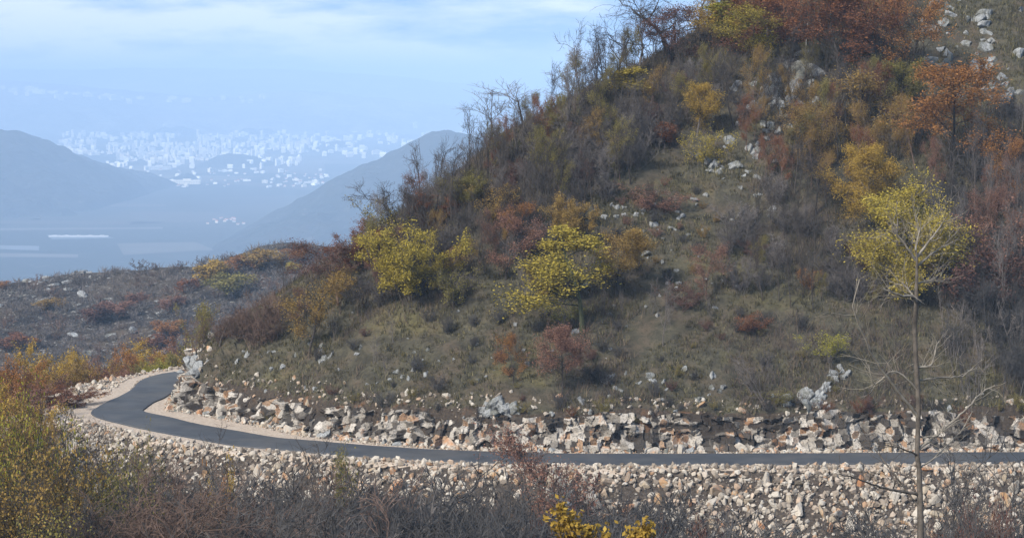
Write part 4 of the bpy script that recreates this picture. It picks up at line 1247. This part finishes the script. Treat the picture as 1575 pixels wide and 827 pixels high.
GM = grass_mat('autumn_grass', [(0, (0.030, 0.032, 0.018)), (0.4, (0.076, 0.074, 0.038)), (0.7, (0.140, 0.126, 0.064)), (1, (0.25, 0.21, 0.11))])
n = 46000
xs = RNG.uniform(-30, 46, n * 3); ys = RNG.uniform(140, 215, n * 3)
zz = height(xs, ys)
sg, d, si, so, bk, _ = road_near(xs, ys)
den = fbm(xs / 3.5, ys / 3.5, 21, 3)
ok = (sg > 0) & (d > si + 1.35) & (den > -0.28) & (np.abs(xs / ys) < 0.26)
xs, ys, zz, den = xs[ok][:n], ys[ok][:n], zz[ok][:n], den[ok][:n]
n = len(xs)
nb = 6
P = np.repeat(np.stack([xs, ys, zz], 1), nb, 0)
hgt = np.repeat(0.16 + 0.20 * np.clip(den + 0.4, 0, 1), nb) * RNG.uniform(0.5, 1.35, n * nb)
az = RNG.uniform(0, 2 * PI, n * nb)
ln = RNG.uniform(0.2, 0.8, n * nb)
P[:, :2] += RNG.normal(0, 0.09, (n * nb, 2))
tip = P + np.stack([np.cos(az) * hgt * ln - 0.15 * hgt, np.sin(az) * hgt * ln - 0.45 * hgt, hgt], 1)
wd = np.stack([-np.sin(az), np.cos(az), 0 * az], 1) * 0.022
P[:, 2] -= 0.04
V = np.stack([P - wd, P + wd, tip], 1).reshape(-1, 3)
me = mesh_np('grass', V, tris=np.arange(len(V)).reshape(-1, 3))
o = link('grass', me, GM, kind='stuff')
o['label'] = 'dry olive and straw grass covering the spur'; o['category'] = 'grass'

# dead stems and bracken between the shrubs, too dense to count
n = 26000
xs = RNG.uniform(-27, 52, n); ys = RNG.uniform(142, 232, n)
zz = height(xs, ys)
sg, d, si, so, bk, _ = road_near(xs, ys)
den = fbm(xs / 6.0, ys / 6.0, 61, 3) + 0.045 * (zz - 11) - 0.9 * np.exp(-(((xs - 12) / 9) ** 2 + ((ys - 168) / 9) ** 2))
ok = (sg > 0) & (d > si + 1.4) & (den > -0.12) & ~((xs / ys > 0.187) & (zz > 22))
xs, ys, zz = xs[ok], ys[ok], zz[ok]
nb = 9
P = np.repeat(np.stack([xs, ys, zz - .05], 1), nb, 0) + np.append(RNG.normal(0, .28, (len(xs) * nb, 2)), np.zeros((len(xs) * nb, 1)), 1)
D_ = np.stack([RNG.normal(0, .45, len(P)), RNG.normal(0, .45, len(P)), np.ones(len(P))], 1) * RNG.uniform(.25, 1.0, (len(P), 1))
wv = np.stack([RNG.uniform(.010, .024, len(P)), RNG.normal(0, .01, len(P)), np.zeros(len(P))], 1)
V = np.stack([P - wv, P + wv, P + D_], 1).reshape(-1, 3)
g = N('dead_stems')
g.pbr(g.ramp(g.n('NewGeometry').outputs['Random Per Island'], [(0, (0.035, 0.029, 0.027)), (.5, (0.07, 0.057, 0.05)), (.8, (0.12, 0.088, 0.065)), (1, (0.125, 0.10, 0.055))]), 0.95, spec=.05)
o = link('undergrowth', mesh_np('undergrowth', V, tris=np.arange(len(V)).reshape(-1, 3)), g.m, kind='stuff')
o['label'] = 'dead stems and bracken between the shrubs of the spur'; o['category'] = 'undergrowth'

# ------------------------------------------------------------------ the stony scrub hill beyond the hairpin
RIDGE = np.array([(-400, 440), (-120, 436), (0, 428), (50, 420), (90, 411), (140, 408), (190, 404), (250, 402), (300, 402), (350, 389), (400, 376), (440, 371), (480, 374), (540, 384), (700, 410), (1000, 470)], float)
DR = 500.0
def ridge_z(x):
    px = 787.5 + x / DR * F
    py = np.interp(px, RIDGE[:, 0], RIDGE[:, 1]) + 9 - 7 * sstep(250, 420, px)
    return CAMZ - DR * (py - 130) / F
def midhill(x, y):
    b = fbm(x / 60, y / 60, 41, 4); s = fbm(x / 9, y / 9, 43, 4)
    zr = ridge_z(x)
    t = DR - y
    return zr - np.where(t > 0, 0.17 * t + 0.0003 * t * t, -0.42 * t) + 5 * b * sstep(0, 70, np.abs(t)) + 1.3 * s
mx = np.arange(-330, 160, 2.2); my = np.arange(285, 720, 2.6)
MX, MY = np.meshgrid(mx, my)
MZ = midhill(MX, MY)
g = N('stony_scrub_hill')
co = g.coord('Object')
na = g.noise(0.035, 5, 0.6, co); nb_ = g.noise(0.22, 6, 0.72, co); nc = g.noise(0.9, 5, 0.75, co)
c = g.ramp(nb_, [(0.3, (0.020, 0.019, 0.020)), (0.5, (0.038, 0.034, 0.032)), (0.68, (0.062, 0.054, 0.046))])
c = g.mix(g.ramp(na, [(0.5, 0), (0.68, 0.7)]), c, (0.115, 0.085, 0.055))
st = g.math('MULTIPLY', g.ramp(nc, [(0.54, 0), (0.62, 1)]), g.ramp(nb_, [(0.42, 0), (0.6, 1)]))
c = g.mix(st, c, (0.38, 0.37, 0.34))
g.pbr(c, 0.95, g.bump(g.math('ADD', nc, nb_), 1.0, 1.0), 0.1)
link('scrub_hill', mesh_np('scrub_hill', np.stack([MX, MY, MZ], -1).reshape(-1, 3), grid_faces(len(mx), len(my)), smooth=True), g.m, kind='structure')


def mid_hit(px, py):
    d = ray(px, py)
    T = np.arange(300, 620, 1.0)
    P = T[:, None] * d[None, :] + np.array([0, 0, CAMZ])
    b = P[:, 2] < midhill(P[:, 0], P[:, 1])
    return P[b.argmax()] if b.any() else None


LM = list(LEAF)
MIDP = [(-20, 445), (60, 432), (150, 420), (300, 408), (430, 382), (540, 395), (540, 470), (420, 480), (300, 520), (260, 560), (-20, 560)]
sc_ = scatter_px(MIDP, 250, 13)
for x, y in sc_:
    p = mid_hit(x, y)
    if p is None:
        continue
    put('scrub', int(RNG.integers(2)), p, RNG.uniform(1.4, 3.0), 'grey-brown scrub bush dotting the stony hill beyond the hairpin', 'scrub_bush', 'bush', group='scrub bushes on the stony hill', bark='twig' if RNG.random() < .7 else 'brown', w=RNG.uniform(1, 1.6))
for x, y, lf, w, lab in [(325, 436, 'gold', 46, 'golden bush on the stony hill below its skyline'), (345, 424, 'ochre', 24, 'small ochre bush just above the golden bush on the stony hill'), (382, 418, 'orange', 32, 'orange bush on the stony hill right of the golden bush'),
                         (410, 412, 'ochre', 36, 'ochre bush on the stony hill near its highest point'), (452, 402, 'orange', 24, 'orange bush at the highest point of the stony hill'), (450, 420, 'yellow', 22, 'small yellow bush at the right of the stony hill'),
                         (262, 482, 'pink', 34, 'dull red bush in the middle of the stony hill'), (286, 452, 'rust', 30, 'rust bush below the golden bush on the stony hill'), (180, 488, 'pink', 32, 'dull red bush on the left half of the stony hill'), (205, 470, 'pink', 26, 'small dull red bush left of the middle of the stony hill'),
                         (5, 444, 'orange', 16, 'small orange bush at the left edge of the stony hill'), (258, 516, 'orange', 30, 'orange bush at the foot of the stony hill'), (145, 500, 'maroon', 40, 'dark maroon bush low on the stony hill'), (20, 540, 'rust', 34, 'rust bush at the left foot of the stony hill'),
                         (235, 545, 'rust', 40, 'rust bush at the foot of the stony hill behind the orange row'), (80, 478, 'ochre', 24, 'pale ochre bush on the left of the stony hill'), (360, 455, 'olive', 44, 'greyish olive bush on the right slope of the stony hill')]:
    p = mid_hit(x, y)
    if p is not None:
        h = w * 0.78 * p[1] / F
        pr = PR['far_shrub', 0]
        put('far_shrub', int(RNG.integers(2)), p, h, lab, 'hill_bush', 'bush', leaf=lf, bark='brown', w=(w * p[1] / F) / (pr.width * h / pr.top) * 0.9)
for i in range(70):
    x, y = (RNG.normal(90, 45), RNG.normal(430, 14)) if i < 34 else (RNG.uniform(0, 260), RNG.uniform(450, 550))
    p = mid_hit(x, y)
    if p is not None:
        s = RNG.uniform(.5, 1.5)
        stone(RO[RNG.integers(8)], (p[0], p[1], p[2]), s, ROCK['grey'], 'hill_outcrop', 'pale limestone outcrop on the %s beyond the hairpin' % ('crest of the stony hill' if i < 34 else 'face of the stony hill'), 'rock', 'outcrops on the %s' % ('crest of the stony hill' if i < 34 else 'face of the stony hill'),
              rot=(RNG.normal(0, .2), RNG.normal(0, .2), RNG.uniform(0, 6.3)), sq=(1.6, 1.2, .7))
# woody cover of that hill, too dense to count
mpts = []
while len(mpts) < 9000:
    x = RNG.uniform(-200, 40); y = RNG.uniform(330, 506)
    if vnoise(x / 22, y / 22, 60) > -0.35:
        mpts.append((x, y))
mpts = np.array(mpts)
mz = midhill(mpts[:, 0], mpts[:, 1])
pl = []
for (x, y), z in zip(mpts, mz):
    for k in range(6):
        d = np.array([RNG.normal(0, .5), RNG.normal(0, .5), 1.0]) * RNG.uniform(.5, 1.5)
        b = np.array([x, y, z]) + np.append(RNG.normal(0, .5, 2), -.1)
        pl.append((b, b + d))
A = np.array([p[0] for p in pl]); Bq = np.array([p[1] for p in pl])
wv = np.stack([RNG.uniform(.03, .09, len(A)), RNG.normal(0, .03, len(A)), 0 * A[:, 0]], 1)
V = np.stack([A - wv, A + wv, Bq], 1).reshape(-1, 3)
o = link('hill_undergrowth', mesh_np('hill_undergrowth', V, tris=np.arange(len(V)).reshape(-1, 3)), BARK['twig'], kind='stuff')
o['label'] = 'leafless undergrowth covering the stony hill beyond the hairpin'; o['category'] = 'undergrowth'
#PART3
# ------------------------------------------------------------------ plain, hills, town
PZ = -290.0
px_ = np.concatenate([np.linspace(-16000, 16000, 60)]); py_ = np.concatenate([np.linspace(-1500, 1500, 6), np.linspace(2000, 23000, 60)])
GX, GY = np.meshgrid(px_, py_)
g = N('valley_plain')
co = g.coord('Object')
vor = g.n('TexVoronoi', {'Scale': 0.0021}); g.set(vor.inputs['Vector'], g.n('Mapping', {'Vector': co, 'Scale': (1, 0.45, 1)}).outputs[0])
hue = g.n('SeparateColor'); g.set(hue.inputs[0], vor.outputs['Color'])
c = g.ramp(hue.outputs[0], [(0, (0.028, 0.034, 0.026)), (0.4, (0.045, 0.046, 0.036)), (0.7, (0.07, 0.064, 0.05)), (0.92, (0.13, 0.115, 0.09))])
nz = g.noise(0.0009, 6, 0.65, co); nf = g.noise(0.006, 5, 0.7, co)
c = g.mix(g.ramp(nz, [(0.42, 0), (0.58, 0.85)]), c, (0.03, 0.034, 0.028))
c = g.mix(g.ramp(nf, [(0.62, 0), (0.75, 0.6)]), c, (0.14, 0.13, 0.11))
g.pbr(c, 0.95, spec=0.1)
link('ground', mesh_np('ground', np.stack([GX, GY, 0 * GX + PZ], -1).reshape(-1, 3), grid_faces(len(px_), len(py_))), g.m, kind='structure')

g = N('wooded_hill')
co = g.coord('Object')
n1 = g.noise(0.004, 5, 0.6, co); n2_ = g.noise(0.03, 6, 0.75, co)
c = g.ramp(n2_, [(0.35, (0.018, 0.022, 0.018)), (0.6, (0.035, 0.036, 0.030)), (0.74, (0.17, 0.155, 0.135))])
c = g.mix(g.ramp(n1, [(0.45, 0), (0.7, 0.5)]), c, (0.055, 0.05, 0.042))
WOOD = g.pbr(c, 0.95, g.bump(n2_, 1.0, 12), 0.05)


def hill(name, crest, D, front, back, bump, seed, x0, x1, nxx=160, nyy=90, pw=1.25, mat=None, foot=PZ):
    """long hill whose crest follows a line of photograph points at distance D"""
    c = np.array(crest, float)
    xs = np.linspace(x0, x1, nxx); ys = D + np.concatenate([np.linspace(-front, 0, nyy * 2 // 3), np.linspace(0, back, nyy // 3)[1:]])
    hx, hy = np.meshgrid(xs, ys)
    cz = CAMZ - D * (np.interp(787.5 + hx / D * F, c[:, 0], c[:, 1]) - 130) / F
    cz = np.maximum(cz, foot)
    t = np.where(hy < D, (D - hy) / front, (hy - D) / back)
    prof = np.clip(1 - t, 0, 1) ** pw
    z = foot - 3 + (cz - foot) * prof + bump * fbm(hx / (front * .12), hy / (front * .12), seed, 5) * np.clip((cz - foot) / 60, 0, 1) * (0.35 + np.sqrt(np.clip(t, 0, 1)))
    z = z + min(bump, 30) * 0.16 * vnoise(hx / 22, hy / 22, seed + 3) * np.clip((cz - foot) / 60, 0, 1)
    z = np.maximum(z, foot - 4)
    return link(name, mesh_np(name, np.stack([hx, hy, z], -1).reshape(-1, 3), grid_faces(nxx, len(ys)), smooth=True), mat or WOOD, kind='structure')


hill('hill', [(-700, 300), (-350, 230), (-120, 203), (-20, 194), (30, 200), (80, 222), (130, 248), (185, 283), (205, 312)], 6000, 900, 1400, 30, 71, -2700, -900, nxx=260, nyy=150, pw=1.1)
hill('hill', [(330, 372), (400, 335), (430, 318), (480, 293), (520, 270), (560, 252), (600, 232), (640, 211), (665, 199), (685, 196), (710, 202), (760, 212), (900, 240), (1100, 290), (1300, 360)], 4700, 900, 1200, 26, 75, -900, 1200, nxx=260, nyy=150, pw=1.1)
hill('hill', [(300, 262), (310, 250), (330, 240), (352, 234), (372, 235), (396, 240), (420, 250), (440, 262)], 8600, 300, 400, 6, 77, -1500, -800, nxx=70, nyy=40, pw=1.0)
hill('hill', [(470, 232), (500, 218), (520, 214), (545, 222), (560, 232)], 11000, 300, 400, 6, 79, -1200, -650, nxx=50, nyy=36, pw=1.0)

g = N('far_mountain')
co = g.coord('Object')
n1 = g.noise(0.0009, 6, 0.65, co); n2_ = g.noise(0.004, 6, 0.7, co)
c = g.ramp(n1, [(0.35, (0.05, 0.06, 0.06)), (0.55, (0.13, 0.13, 0.12)), (0.75, (0.30, 0.29, 0.27))])
c = g.mix(g.ramp(n2_, [(0.5, 0), (0.7, 0.5)]), c, (0.36, 0.35, 0.33))
MTN = g.pbr(c, 0.95, g.bump(n1, 1.0, 200), 0.05)
hill('hill', [(-900, 120), (-200, 118), (0, 122), (80, 128), (150, 134), (220, 142), (300, 150), (380, 146), (450, 140), (520, 142), (600, 152), (700, 164), (900, 170)], 15200, 1500, 1500, 60, 81, -6500, 1500, mat=MTN, pw=1.0)
hill('mountain', [(-1400, 106), (-500, 104), (0, 108), (250, 105), (430, 106), (560, 112), (640, 120), (720, 130), (820, 136), (1000, 130), (1400, 116)], 19500, 2600, 1800, 60, 83, -14000, 5000, mat=MTN, pw=1.0)


def on_plain(px, py, z=PZ):
    return at_z(px, py, z)


def flat_patch(name, corners, mat, kind='structure'):
    P = [on_plain(a, b, PZ + 0.6) for a, b in corners]
    return link(name, mesh_np(name, np.array(P), quads=[[0, 1, 2, 3]]), mat, kind=kind)


def plain_mat(name, a, b, s=0.01):
    g = N(name)
    return g.pbr(g.mix(g.noise(s, 5, 0.7, g.coord('Object')), a, b), 0.9, spec=0.1)


STRAW = plain_mat('straw_field', (0.075, 0.068, 0.055), (0.11, 0.10, 0.08))
FIELD = plain_mat('ploughed_field', (0.055, 0.05, 0.042), (0.085, 0.075, 0.062))
PALE = plain_mat('pale_gravel_track', (0.09, 0.085, 0.075), (0.14, 0.13, 0.12))
WET = plain_mat('water', (0.10, 0.115, 0.125), (0.17, 0.185, 0.2))
for cs, m in [([(390, 266), (500, 268), (500, 252), (402, 250)], STRAW), ([(0, 344), (250, 346), (250, 341), (0, 339)], FIELD), ([(0, 354), (250, 352), (250, 349), (0, 351)], PALE), ([(0, 318), (255, 318), (255, 314), (0, 311)], FIELD),
              ([(190, 392), (330, 384), (300, 372), (180, 374)], STRAW), ([(0, 395), (120, 396), (120, 391), (0, 389)], PALE), ([(80, 368), (175, 366), (165, 362), (72, 361)], WET), ([(0, 383), (60, 385), (60, 378), (0, 377)], WET), ([(200, 345), (380, 338), (330, 326), (200, 326)], FIELD),
              ([(450, 186), (730, 182), (730, 179), (450, 182)], STRAW), ([(330, 282), (480, 292), (480, 285), (330, 278)], FIELD)]:
    flat_patch('field' if m is not WET else 'water', cs, m)


def house_mesh(kind, w, d, h):
    """town buildings: block with parapet, roof core and window bands / gabled house / long hall"""
    bm = bmesh.new()
    def box(x0, x1, y0, y1, z0, z1, mi=0):
        vs = [bm.verts.new(p) for p in ((x0, y0, z0), (x1, y0, z0), (x1, y1, z0), (x0, y1, z0), (x0, y0, z1), (x1, y0, z1), (x1, y1, z1), (x0, y1, z1))]
        for f in ((0, 1, 5, 4), (1, 2, 6, 5), (2, 3, 7, 6), (3, 0, 4, 7), (4, 5, 6, 7), (0, 3, 2, 1)):
            bm.faces.new([vs[i] for i in f]).material_index = mi
    if kind == 'gable':
        box(-w / 2, w / 2, -d / 2, d / 2, 0, h)
        e = 0.4
        a = [bm.verts.new(p) for p in ((-w / 2 - e, -d / 2 - e, h + .02), (w / 2 + e, -d / 2 - e, h + .02), (w / 2 + e, d / 2 + e, h + .02), (-w / 2 - e, d / 2 + e, h + .02), (-w / 2 - e, 0, h * 1.5), (w / 2 + e, 0, h * 1.5))]
        for f in ((0, 1, 5, 4), (2, 3, 4, 5), (1, 2, 5), (3, 0, 4), (0, 3, 2, 1)):
            bm.faces.new([a[i] for i in f]).material_index = 2
        for k in range(3):
            xx = (k - 1) * w * .3
            box(xx - .6, xx + .6, -d / 2 - .05, -d / 2 - .01, h * .4, h * .8, 1)
    else:
        box(-w / 2, w / 2, -d / 2, d / 2, 0, h)
        box(-w / 2 - .3, w / 2 + .3, -d / 2 - .3, d / 2 + .3, h + .01, h + 1.0)
        box(-w * .15, w * .15, -d * .2, d * .2, h + 1.02, h + 4.0)
        nfl = max(1, int(h / 3.2))
        for k in range(nfl):
            z = 1.2 + k * (h - 1.5) / nfl
            for s in range(max(2, int(w / 6))):
                nn = max(2, int(w / 6)); x0 = -w / 2 + (s + .22) * w / nn; x1 = -w / 2 + (s + .78) * w / nn
                box(x0, x1, -d / 2 - .06, -d / 2 - .01, z, z + 1.4, 1)
    me = bpy.data.meshes.new('town_building'); bm.to_mesh(me); bm.free()
    return me


def wall_mat(name, a):
    g = N(name)
    return g.pbr(g.mix(g.noise(0.3, 4, 0.6, g.coord('Object')), a, tuple(x * .85 for x in a)), 0.85, spec=0.2)


WALLS = [wall_mat('white_render', (0.82, 0.80, 0.76)), wall_mat('cream_render', (0.74, 0.68, 0.56)), wall_mat('grey_concrete', (0.55, 0.55, 0.54))]
GLASS = wall_mat('window_glass', (0.10, 0.13, 0.16))
TILE = wall_mat('red_roof_tiles', (0.36, 0.15, 0.09))
HM = {}
for kd, w, d, h in (('tower', 22, 18, 46), ('slab', 62, 16, 26), ('block', 30, 20, 18), ('gable', 14, 11, 6.5), ('hall', 70, 30, 8)):
    m = house_mesh(kd, w, d, h)
    for x in (WALLS[0], GLASS, TILE):
        m.materials.append(x)
    HM[kd] = m
CAT = {'tower': ('tower_block', 'tower block', 'slim white tower block'), 'slab': ('apartment_block', 'apartment block', 'long white apartment block'), 'block': ('town_building', 'building', 'pale mid-rise building'), 'gable': ('house', 'house', 'small pale house with a red roof'), 'hall': ('warehouse', 'warehouse', 'long low pale warehouse')}


def building(kd, px, py, where, s=1.0, z=None):
    p = on_plain(px, py) if z is None else z
    nm, ct, lab = CAT[kd]
    o = link(nm, HM[kd], loc=(p[0], p[1], p[2] - 0.2))
    own_mat(o, WALLS[(0, 0, 0, 1, 1, 2)[RNG.integers(6)] if kd in ('tower', 'slab', 'block') else (1, 2, 2)[RNG.integers(3)]])
    o.rotation_euler = (0, 0, RNG.normal(0.1, 0.45))
    o.scale = (s, s, s * RNG.uniform(.8, 1.25))
    tag(o, '%s %s' % (lab, where), ct, '%ss %s' % (lab, where))
    return o


def town(n, box, kinds, where, s=(1, 1)):
    k = list(kinds); w = np.array([kinds[a] for a in k], float); w /= w.sum()
    for _ in range(n):
        x = RNG.uniform(box[0], box[1]); y = RNG.uniform(box[2], box[3])
        building(k[RNG.choice(len(k), p=w)], x, y, where, 0.52 * RNG.uniform(*s))


W1 = 'in the hazy town between the two blue hills'
town(40, (100, 330, 200, 222), {'slab': 3, 'block': 4, 'tower': 2}, W1, (1.0, 1.5))
town(110, (95, 360, 222, 240), {'slab': 3, 'block': 4, 'tower': 2}, W1, (.9, 1.4))
town(90, (180, 330, 236, 250), {'slab': 1, 'block': 4, 'tower': 2, 'gable': 3}, W1, (.9, 1.3))
town(36, (300, 470, 210, 232), {'tower': 5, 'slab': 2}, W1, (1.0, 1.5))
town(90, (380, 720, 195, 238), {'block': 4, 'slab': 2, 'tower': 1}, W1, (1.0, 1.5))
W2 = 'in the pale strip of town beyond the plain'
town(100, (450, 725, 170, 177), {'block': 4, 'slab': 4, 'tower': 1}, W2, (1.6, 2.6))
town(40, (330, 560, 176, 190), {'block': 4, 'slab': 2}, W2, (1.2, 2.0))
town(50, (330, 725, 182, 205), {'tower': 3, 'slab': 4}, W1, (1.0, 1.6))
town(30, (100, 420, 190, 215), {'tower': 3, 'slab': 3}, W1, (.9, 1.4))
W3 = 'between the town and the dark plain'
town(44, (200, 500, 262, 288), {'gable': 6, 'hall': .6, 'block': 1}, W3, (.8, 1.2))
town(16, (30, 150, 296, 305), {'gable': 5, 'block': 1, 'hall': .6}, 'at the foot of the left blue hill', (.9, 1.3))
town(12, (310, 375, 336, 348), {'gable': 5}, 'on the dark plain below the right blue hill', (.8, 1.1))
town(14, (430, 500, 262, 284), {'gable': 5, 'block': 1}, 'at the left foot of the right blue hill', (.9, 1.3))
for x, y, l in ((288, 283, 'long white warehouse in front of the scattered houses'), (245, 261, 'white warehouse in the middle of the plain below the town'), (130, 236, 'long white row of flats at the left end of the town')):
    tag(building('hall', x, y, W3, 1.2), l, 'warehouse')
o = building('tower', 639, 206, W1, 2.0); tag(o, 'lone tall white tower above the right blue hill', 'tower block'); o.scale = (1.2, 1.2, 1.6); o.rotation_euler = (0, 0, .3)
for j in range(5):
    p = on_plain(85 + j * 18, 364.5)
    o = link('greenhouse', HM['hall'], loc=p); own_mat(o, WALLS[2]); o.rotation_euler = (0, 0, .1); o.scale = (.36, .5, .34)
    tag(o, 'low white greenhouse in the row on the near fields', 'greenhouse', 'greenhouses on the near fields')
# the rest of the town, hundreds of houses too many and too small to count
VV = []; QQ = []; TT_ = []
def small_house(p, w, d, h, a):
    n0 = len(VV) * 10
    ca, sa = math.cos(a), math.sin(a)
    P = [(-w, -d, 0), (w, -d, 0), (w, d, 0), (-w, d, 0), (-w, -d, h), (w, -d, h), (w, d, h), (-w, d, h), (-w, 0, h * 1.35), (w, 0, h * 1.35)]
    VV.append([(p[0] + x * ca - y * sa, p[1] + x * sa + y * ca, p[2] + z) for x, y, z in P])
    QQ.extend([[n0 + k for k in f] for f in ((0, 1, 5, 4), (2, 3, 7, 6), (4, 5, 9, 8), (6, 7, 8, 9))])
    for f in ((1, 2, 6, 5), (3, 0, 4, 7)):
        QQ.append([n0 + k for k in f])
    TT_.extend([[n0 + 5, n0 + 6, n0 + 9], [n0 + 7, n0 + 4, n0 + 8]])
for nn, (x0, x1, y0, y1), (h0, h1), ws in ((520, (90, 470, 205, 262), (5, 22), (5, 11)), (420, (330, 735, 183, 245), (6, 24), (7, 14)), (300, (430, 735, 169, 179), (10, 26), (14, 30)), (70, (190, 510, 260, 290), (3, 6), (4, 8)), (70, (20, 180, 296, 308), (4, 8), (5, 8)), (160, (0, 440, 168, 200), (8, 22), (10, 22))):
    for _ in range(nn):
        px, py = RNG.uniform(x0, x1), RNG.uniform(y0, y1)
        if vnoise(px / 26.0, py / 9.0, 15) < -0.25:
            continue
        small_house(on_plain(px, py), RNG.uniform(*ws), RNG.uniform(*ws) * .7, RNG.uniform(h0, h1), RNG.normal(0.1, .5))
g = N('town_walls')
g.pbr(g.ramp(g.n('NewGeometry').outputs['Random Per Island'], [(0, (0.45, 0.43, 0.40)), (.4, (0.70, 0.67, 0.62)), (1, (0.83, 0.81, 0.77))]), 0.85, spec=.1)
o = link('houses', mesh_np('houses', np.array(VV).reshape(-1, 3), quads=QQ, tris=TT_), g.m, kind='stuff')
o['label'] = 'mass of tiny pale houses filling the hazy town'; o['category'] = 'houses'
# houses on the low far slope at the left
hm = bpy.data.objects['hill.004'] if 'hill.004' in bpy.data.objects else None
def ray_on(o, px, py):
    bpy.context.view_layer.update()
    d = ray(px, py)
    from mathutils import Vector
    ok, loc, nn, fi = o.ray_cast(Vector((0, 0, CAMZ)), Vector(d).normalized(), distance=40000)
    return np.array(loc) if ok else None
for i in range(46):
    px, py = (RNG.uniform(0, 200), 0) if i < 34 else (RNG.uniform(200, 420), 0)
    py = 136 + px * 0.08 + abs(RNG.normal(0, 5)) if i < 34 else RNG.uniform(150, 160)
    p = ray_on(hm, px, py) if hm else None
    if p is not None:
        building('block' if RNG.random() < .7 else 'slab', px, py, 'on the faint far slope behind the town', RNG.uniform(.7, 1.3), z=p)

# cable-stayed bridge with a tall mast
p = on_plain(252, 206)
br = link('bridge', None, loc=p)
br.rotation_euler = (0, 0, 0.35)
tag(br, 'white cable-stayed bridge with one tall mast in the town', 'bridge')
v, qd = tubes([(np.array([[0, 0, 0], [2, 0, 40], [5, 0, 76]]), [4.0, 2.8, 1.2], 6)])
link('mast', mesh_np('bridge_mast', v, qd), WALLS[0], br)
for k in range(10):
    v, qd = tubes([(np.array([[5 - .2 * k, 0, 74 - 4.2 * k], [80 - 6.5 * k, 0, 9]]), [.75, .75], 4)])
    link('cable', mesh_np('bridge_cable', v, qd), WALLS[0], br)
for k in range(6):
    v, qd = tubes([(np.array([[4, 0, 72 - 4 * k], [-30 + 2 * k, 0, 3]]), [.8, .8], 4)])
    link('cable', mesh_np('bridge_back_cable', v, qd), WALLS[0], br)
v, qd = tubes([(np.array([[-50, 0, 8], [20, 0, 9], [100, 0, 8]]), [3, 3, 3], 4)])
link('deck', mesh_np('bridge_deck', v, qd), WALLS[2], br)

# ------------------------------------------------------------------ haze, sky, sun
HZ_TOP = 195.0
hv = [(-15900, -900, PZ - 6), (15900, -900, PZ - 6), (15900, 23600, PZ - 6), (-15900, 23600, PZ - 6)]
hv = np.array(hv + [(a, b, HZ_TOP) for a, b, _ in hv])
me = mesh_np('haze', hv, quads=[[0, 3, 2, 1], [4, 5, 6, 7], [0, 1, 5, 4], [1, 2, 6, 5], [2, 3, 7, 6], [3, 0, 4, 7]])
g = N('valley_haze')
vol = g.n('VolumePrincipled')
vol.inputs['Color'].default_value = (0.47, 0.68, 1.0, 1)
vol.inputs['Density'].default_value = 1.8e-4
vol.inputs['Anisotropy'].default_value = -0.3
g.t.links.new(vol.outputs[0], g.out.inputs['Volume'])
try:
    g.m.volume_intersection_method = 'FAST'
except Exception:
    pass
o = link('haze', me, g.m, kind='stuff')
o['label'] = 'pale blue haze filling the valley'; o['category'] = 'haze'

SUN = np.array([-0.52, -0.62, 0.58]); SUN /= np.linalg.norm(SUN)
w = bpy.data.worlds.new("World")
SC.world = w
w.use_nodes = True
nt = w.node_tree
bg = nt.nodes['Background']
sky = nt.nodes.new('ShaderNodeTexSky')
sky.sky_type = 'NISHITA'
sky.sun_disc = False
sky.sun_elevation = math.asin(SUN[2])
sky.sun_rotation = math.atan2(SUN[0], SUN[1])
sky.altitude = 300
sky.dust_density = 1.2
W = N.__new__(N); W.t = nt
tc = nt.nodes.new('ShaderNodeTexCoord').outputs['Generated']
mp = W.n('Mapping', {'Vector': tc, 'Scale': (6.0, 6.0, 30.0), 'Rotation': (0.0, 0.22, 0.0)}).outputs[0]
cl = W.noise(1.7, 7, 0.62, mp)
band = W.n('SeparateXYZ'); W.set(band.inputs[0], tc)
cm = W.math('ADD', cl, W.math('MULTIPLY', band.outputs[0], -0.55))
cloud = W.ramp(cm, [(0.42, 0), (0.62, 1.0)])
low = W.ramp(band.outputs[2], [(0.04, 0.92), (0.22, 0.0)])
skyc = W.mix(low, sky.outputs[0], (0.78, 1.75, 3.6))
skyc = W.mix(cloud, skyc, (4.0, 4.3, 4.8))
nt.links.new(skyc, bg.inputs['Color'])
bg.inputs['Strength'].default_value = 0.135
sl = bpy.data.lights.new('sun', 'SUN')
sl.energy = 3.6
sl.angle = rad(8.0)
sl.color = (1.0, 0.95, 0.87)
so_ = bpy.data.objects.new('sun', sl)
COL.objects.link(so_)
from mathutils import Vector
so_.rotation_euler = Vector(SUN).to_track_quat('Z', 'Y').to_euler()
so_.location = (-60, -50, 90)

SC.view_settings.view_transform = 'Standard'
SC.view_settings.look = 'None'
SC.view_settings.exposure = 0.92
SC.view_settings.gamma = 1.0
SC.view_settings.use_curve_mapping = False
SC.render.engine = 'CYCLES'
SC.cycles.max_bounces = 4
SC.cycles.diffuse_bounces = 2
SC.cycles.glossy_bounces = 1
SC.cycles.transmission_bounces = 2
SC.cycles.volume_bounces = 0
SC.cycles.use_denoising = True
SC.cycles.sample_clamp_indirect = 4
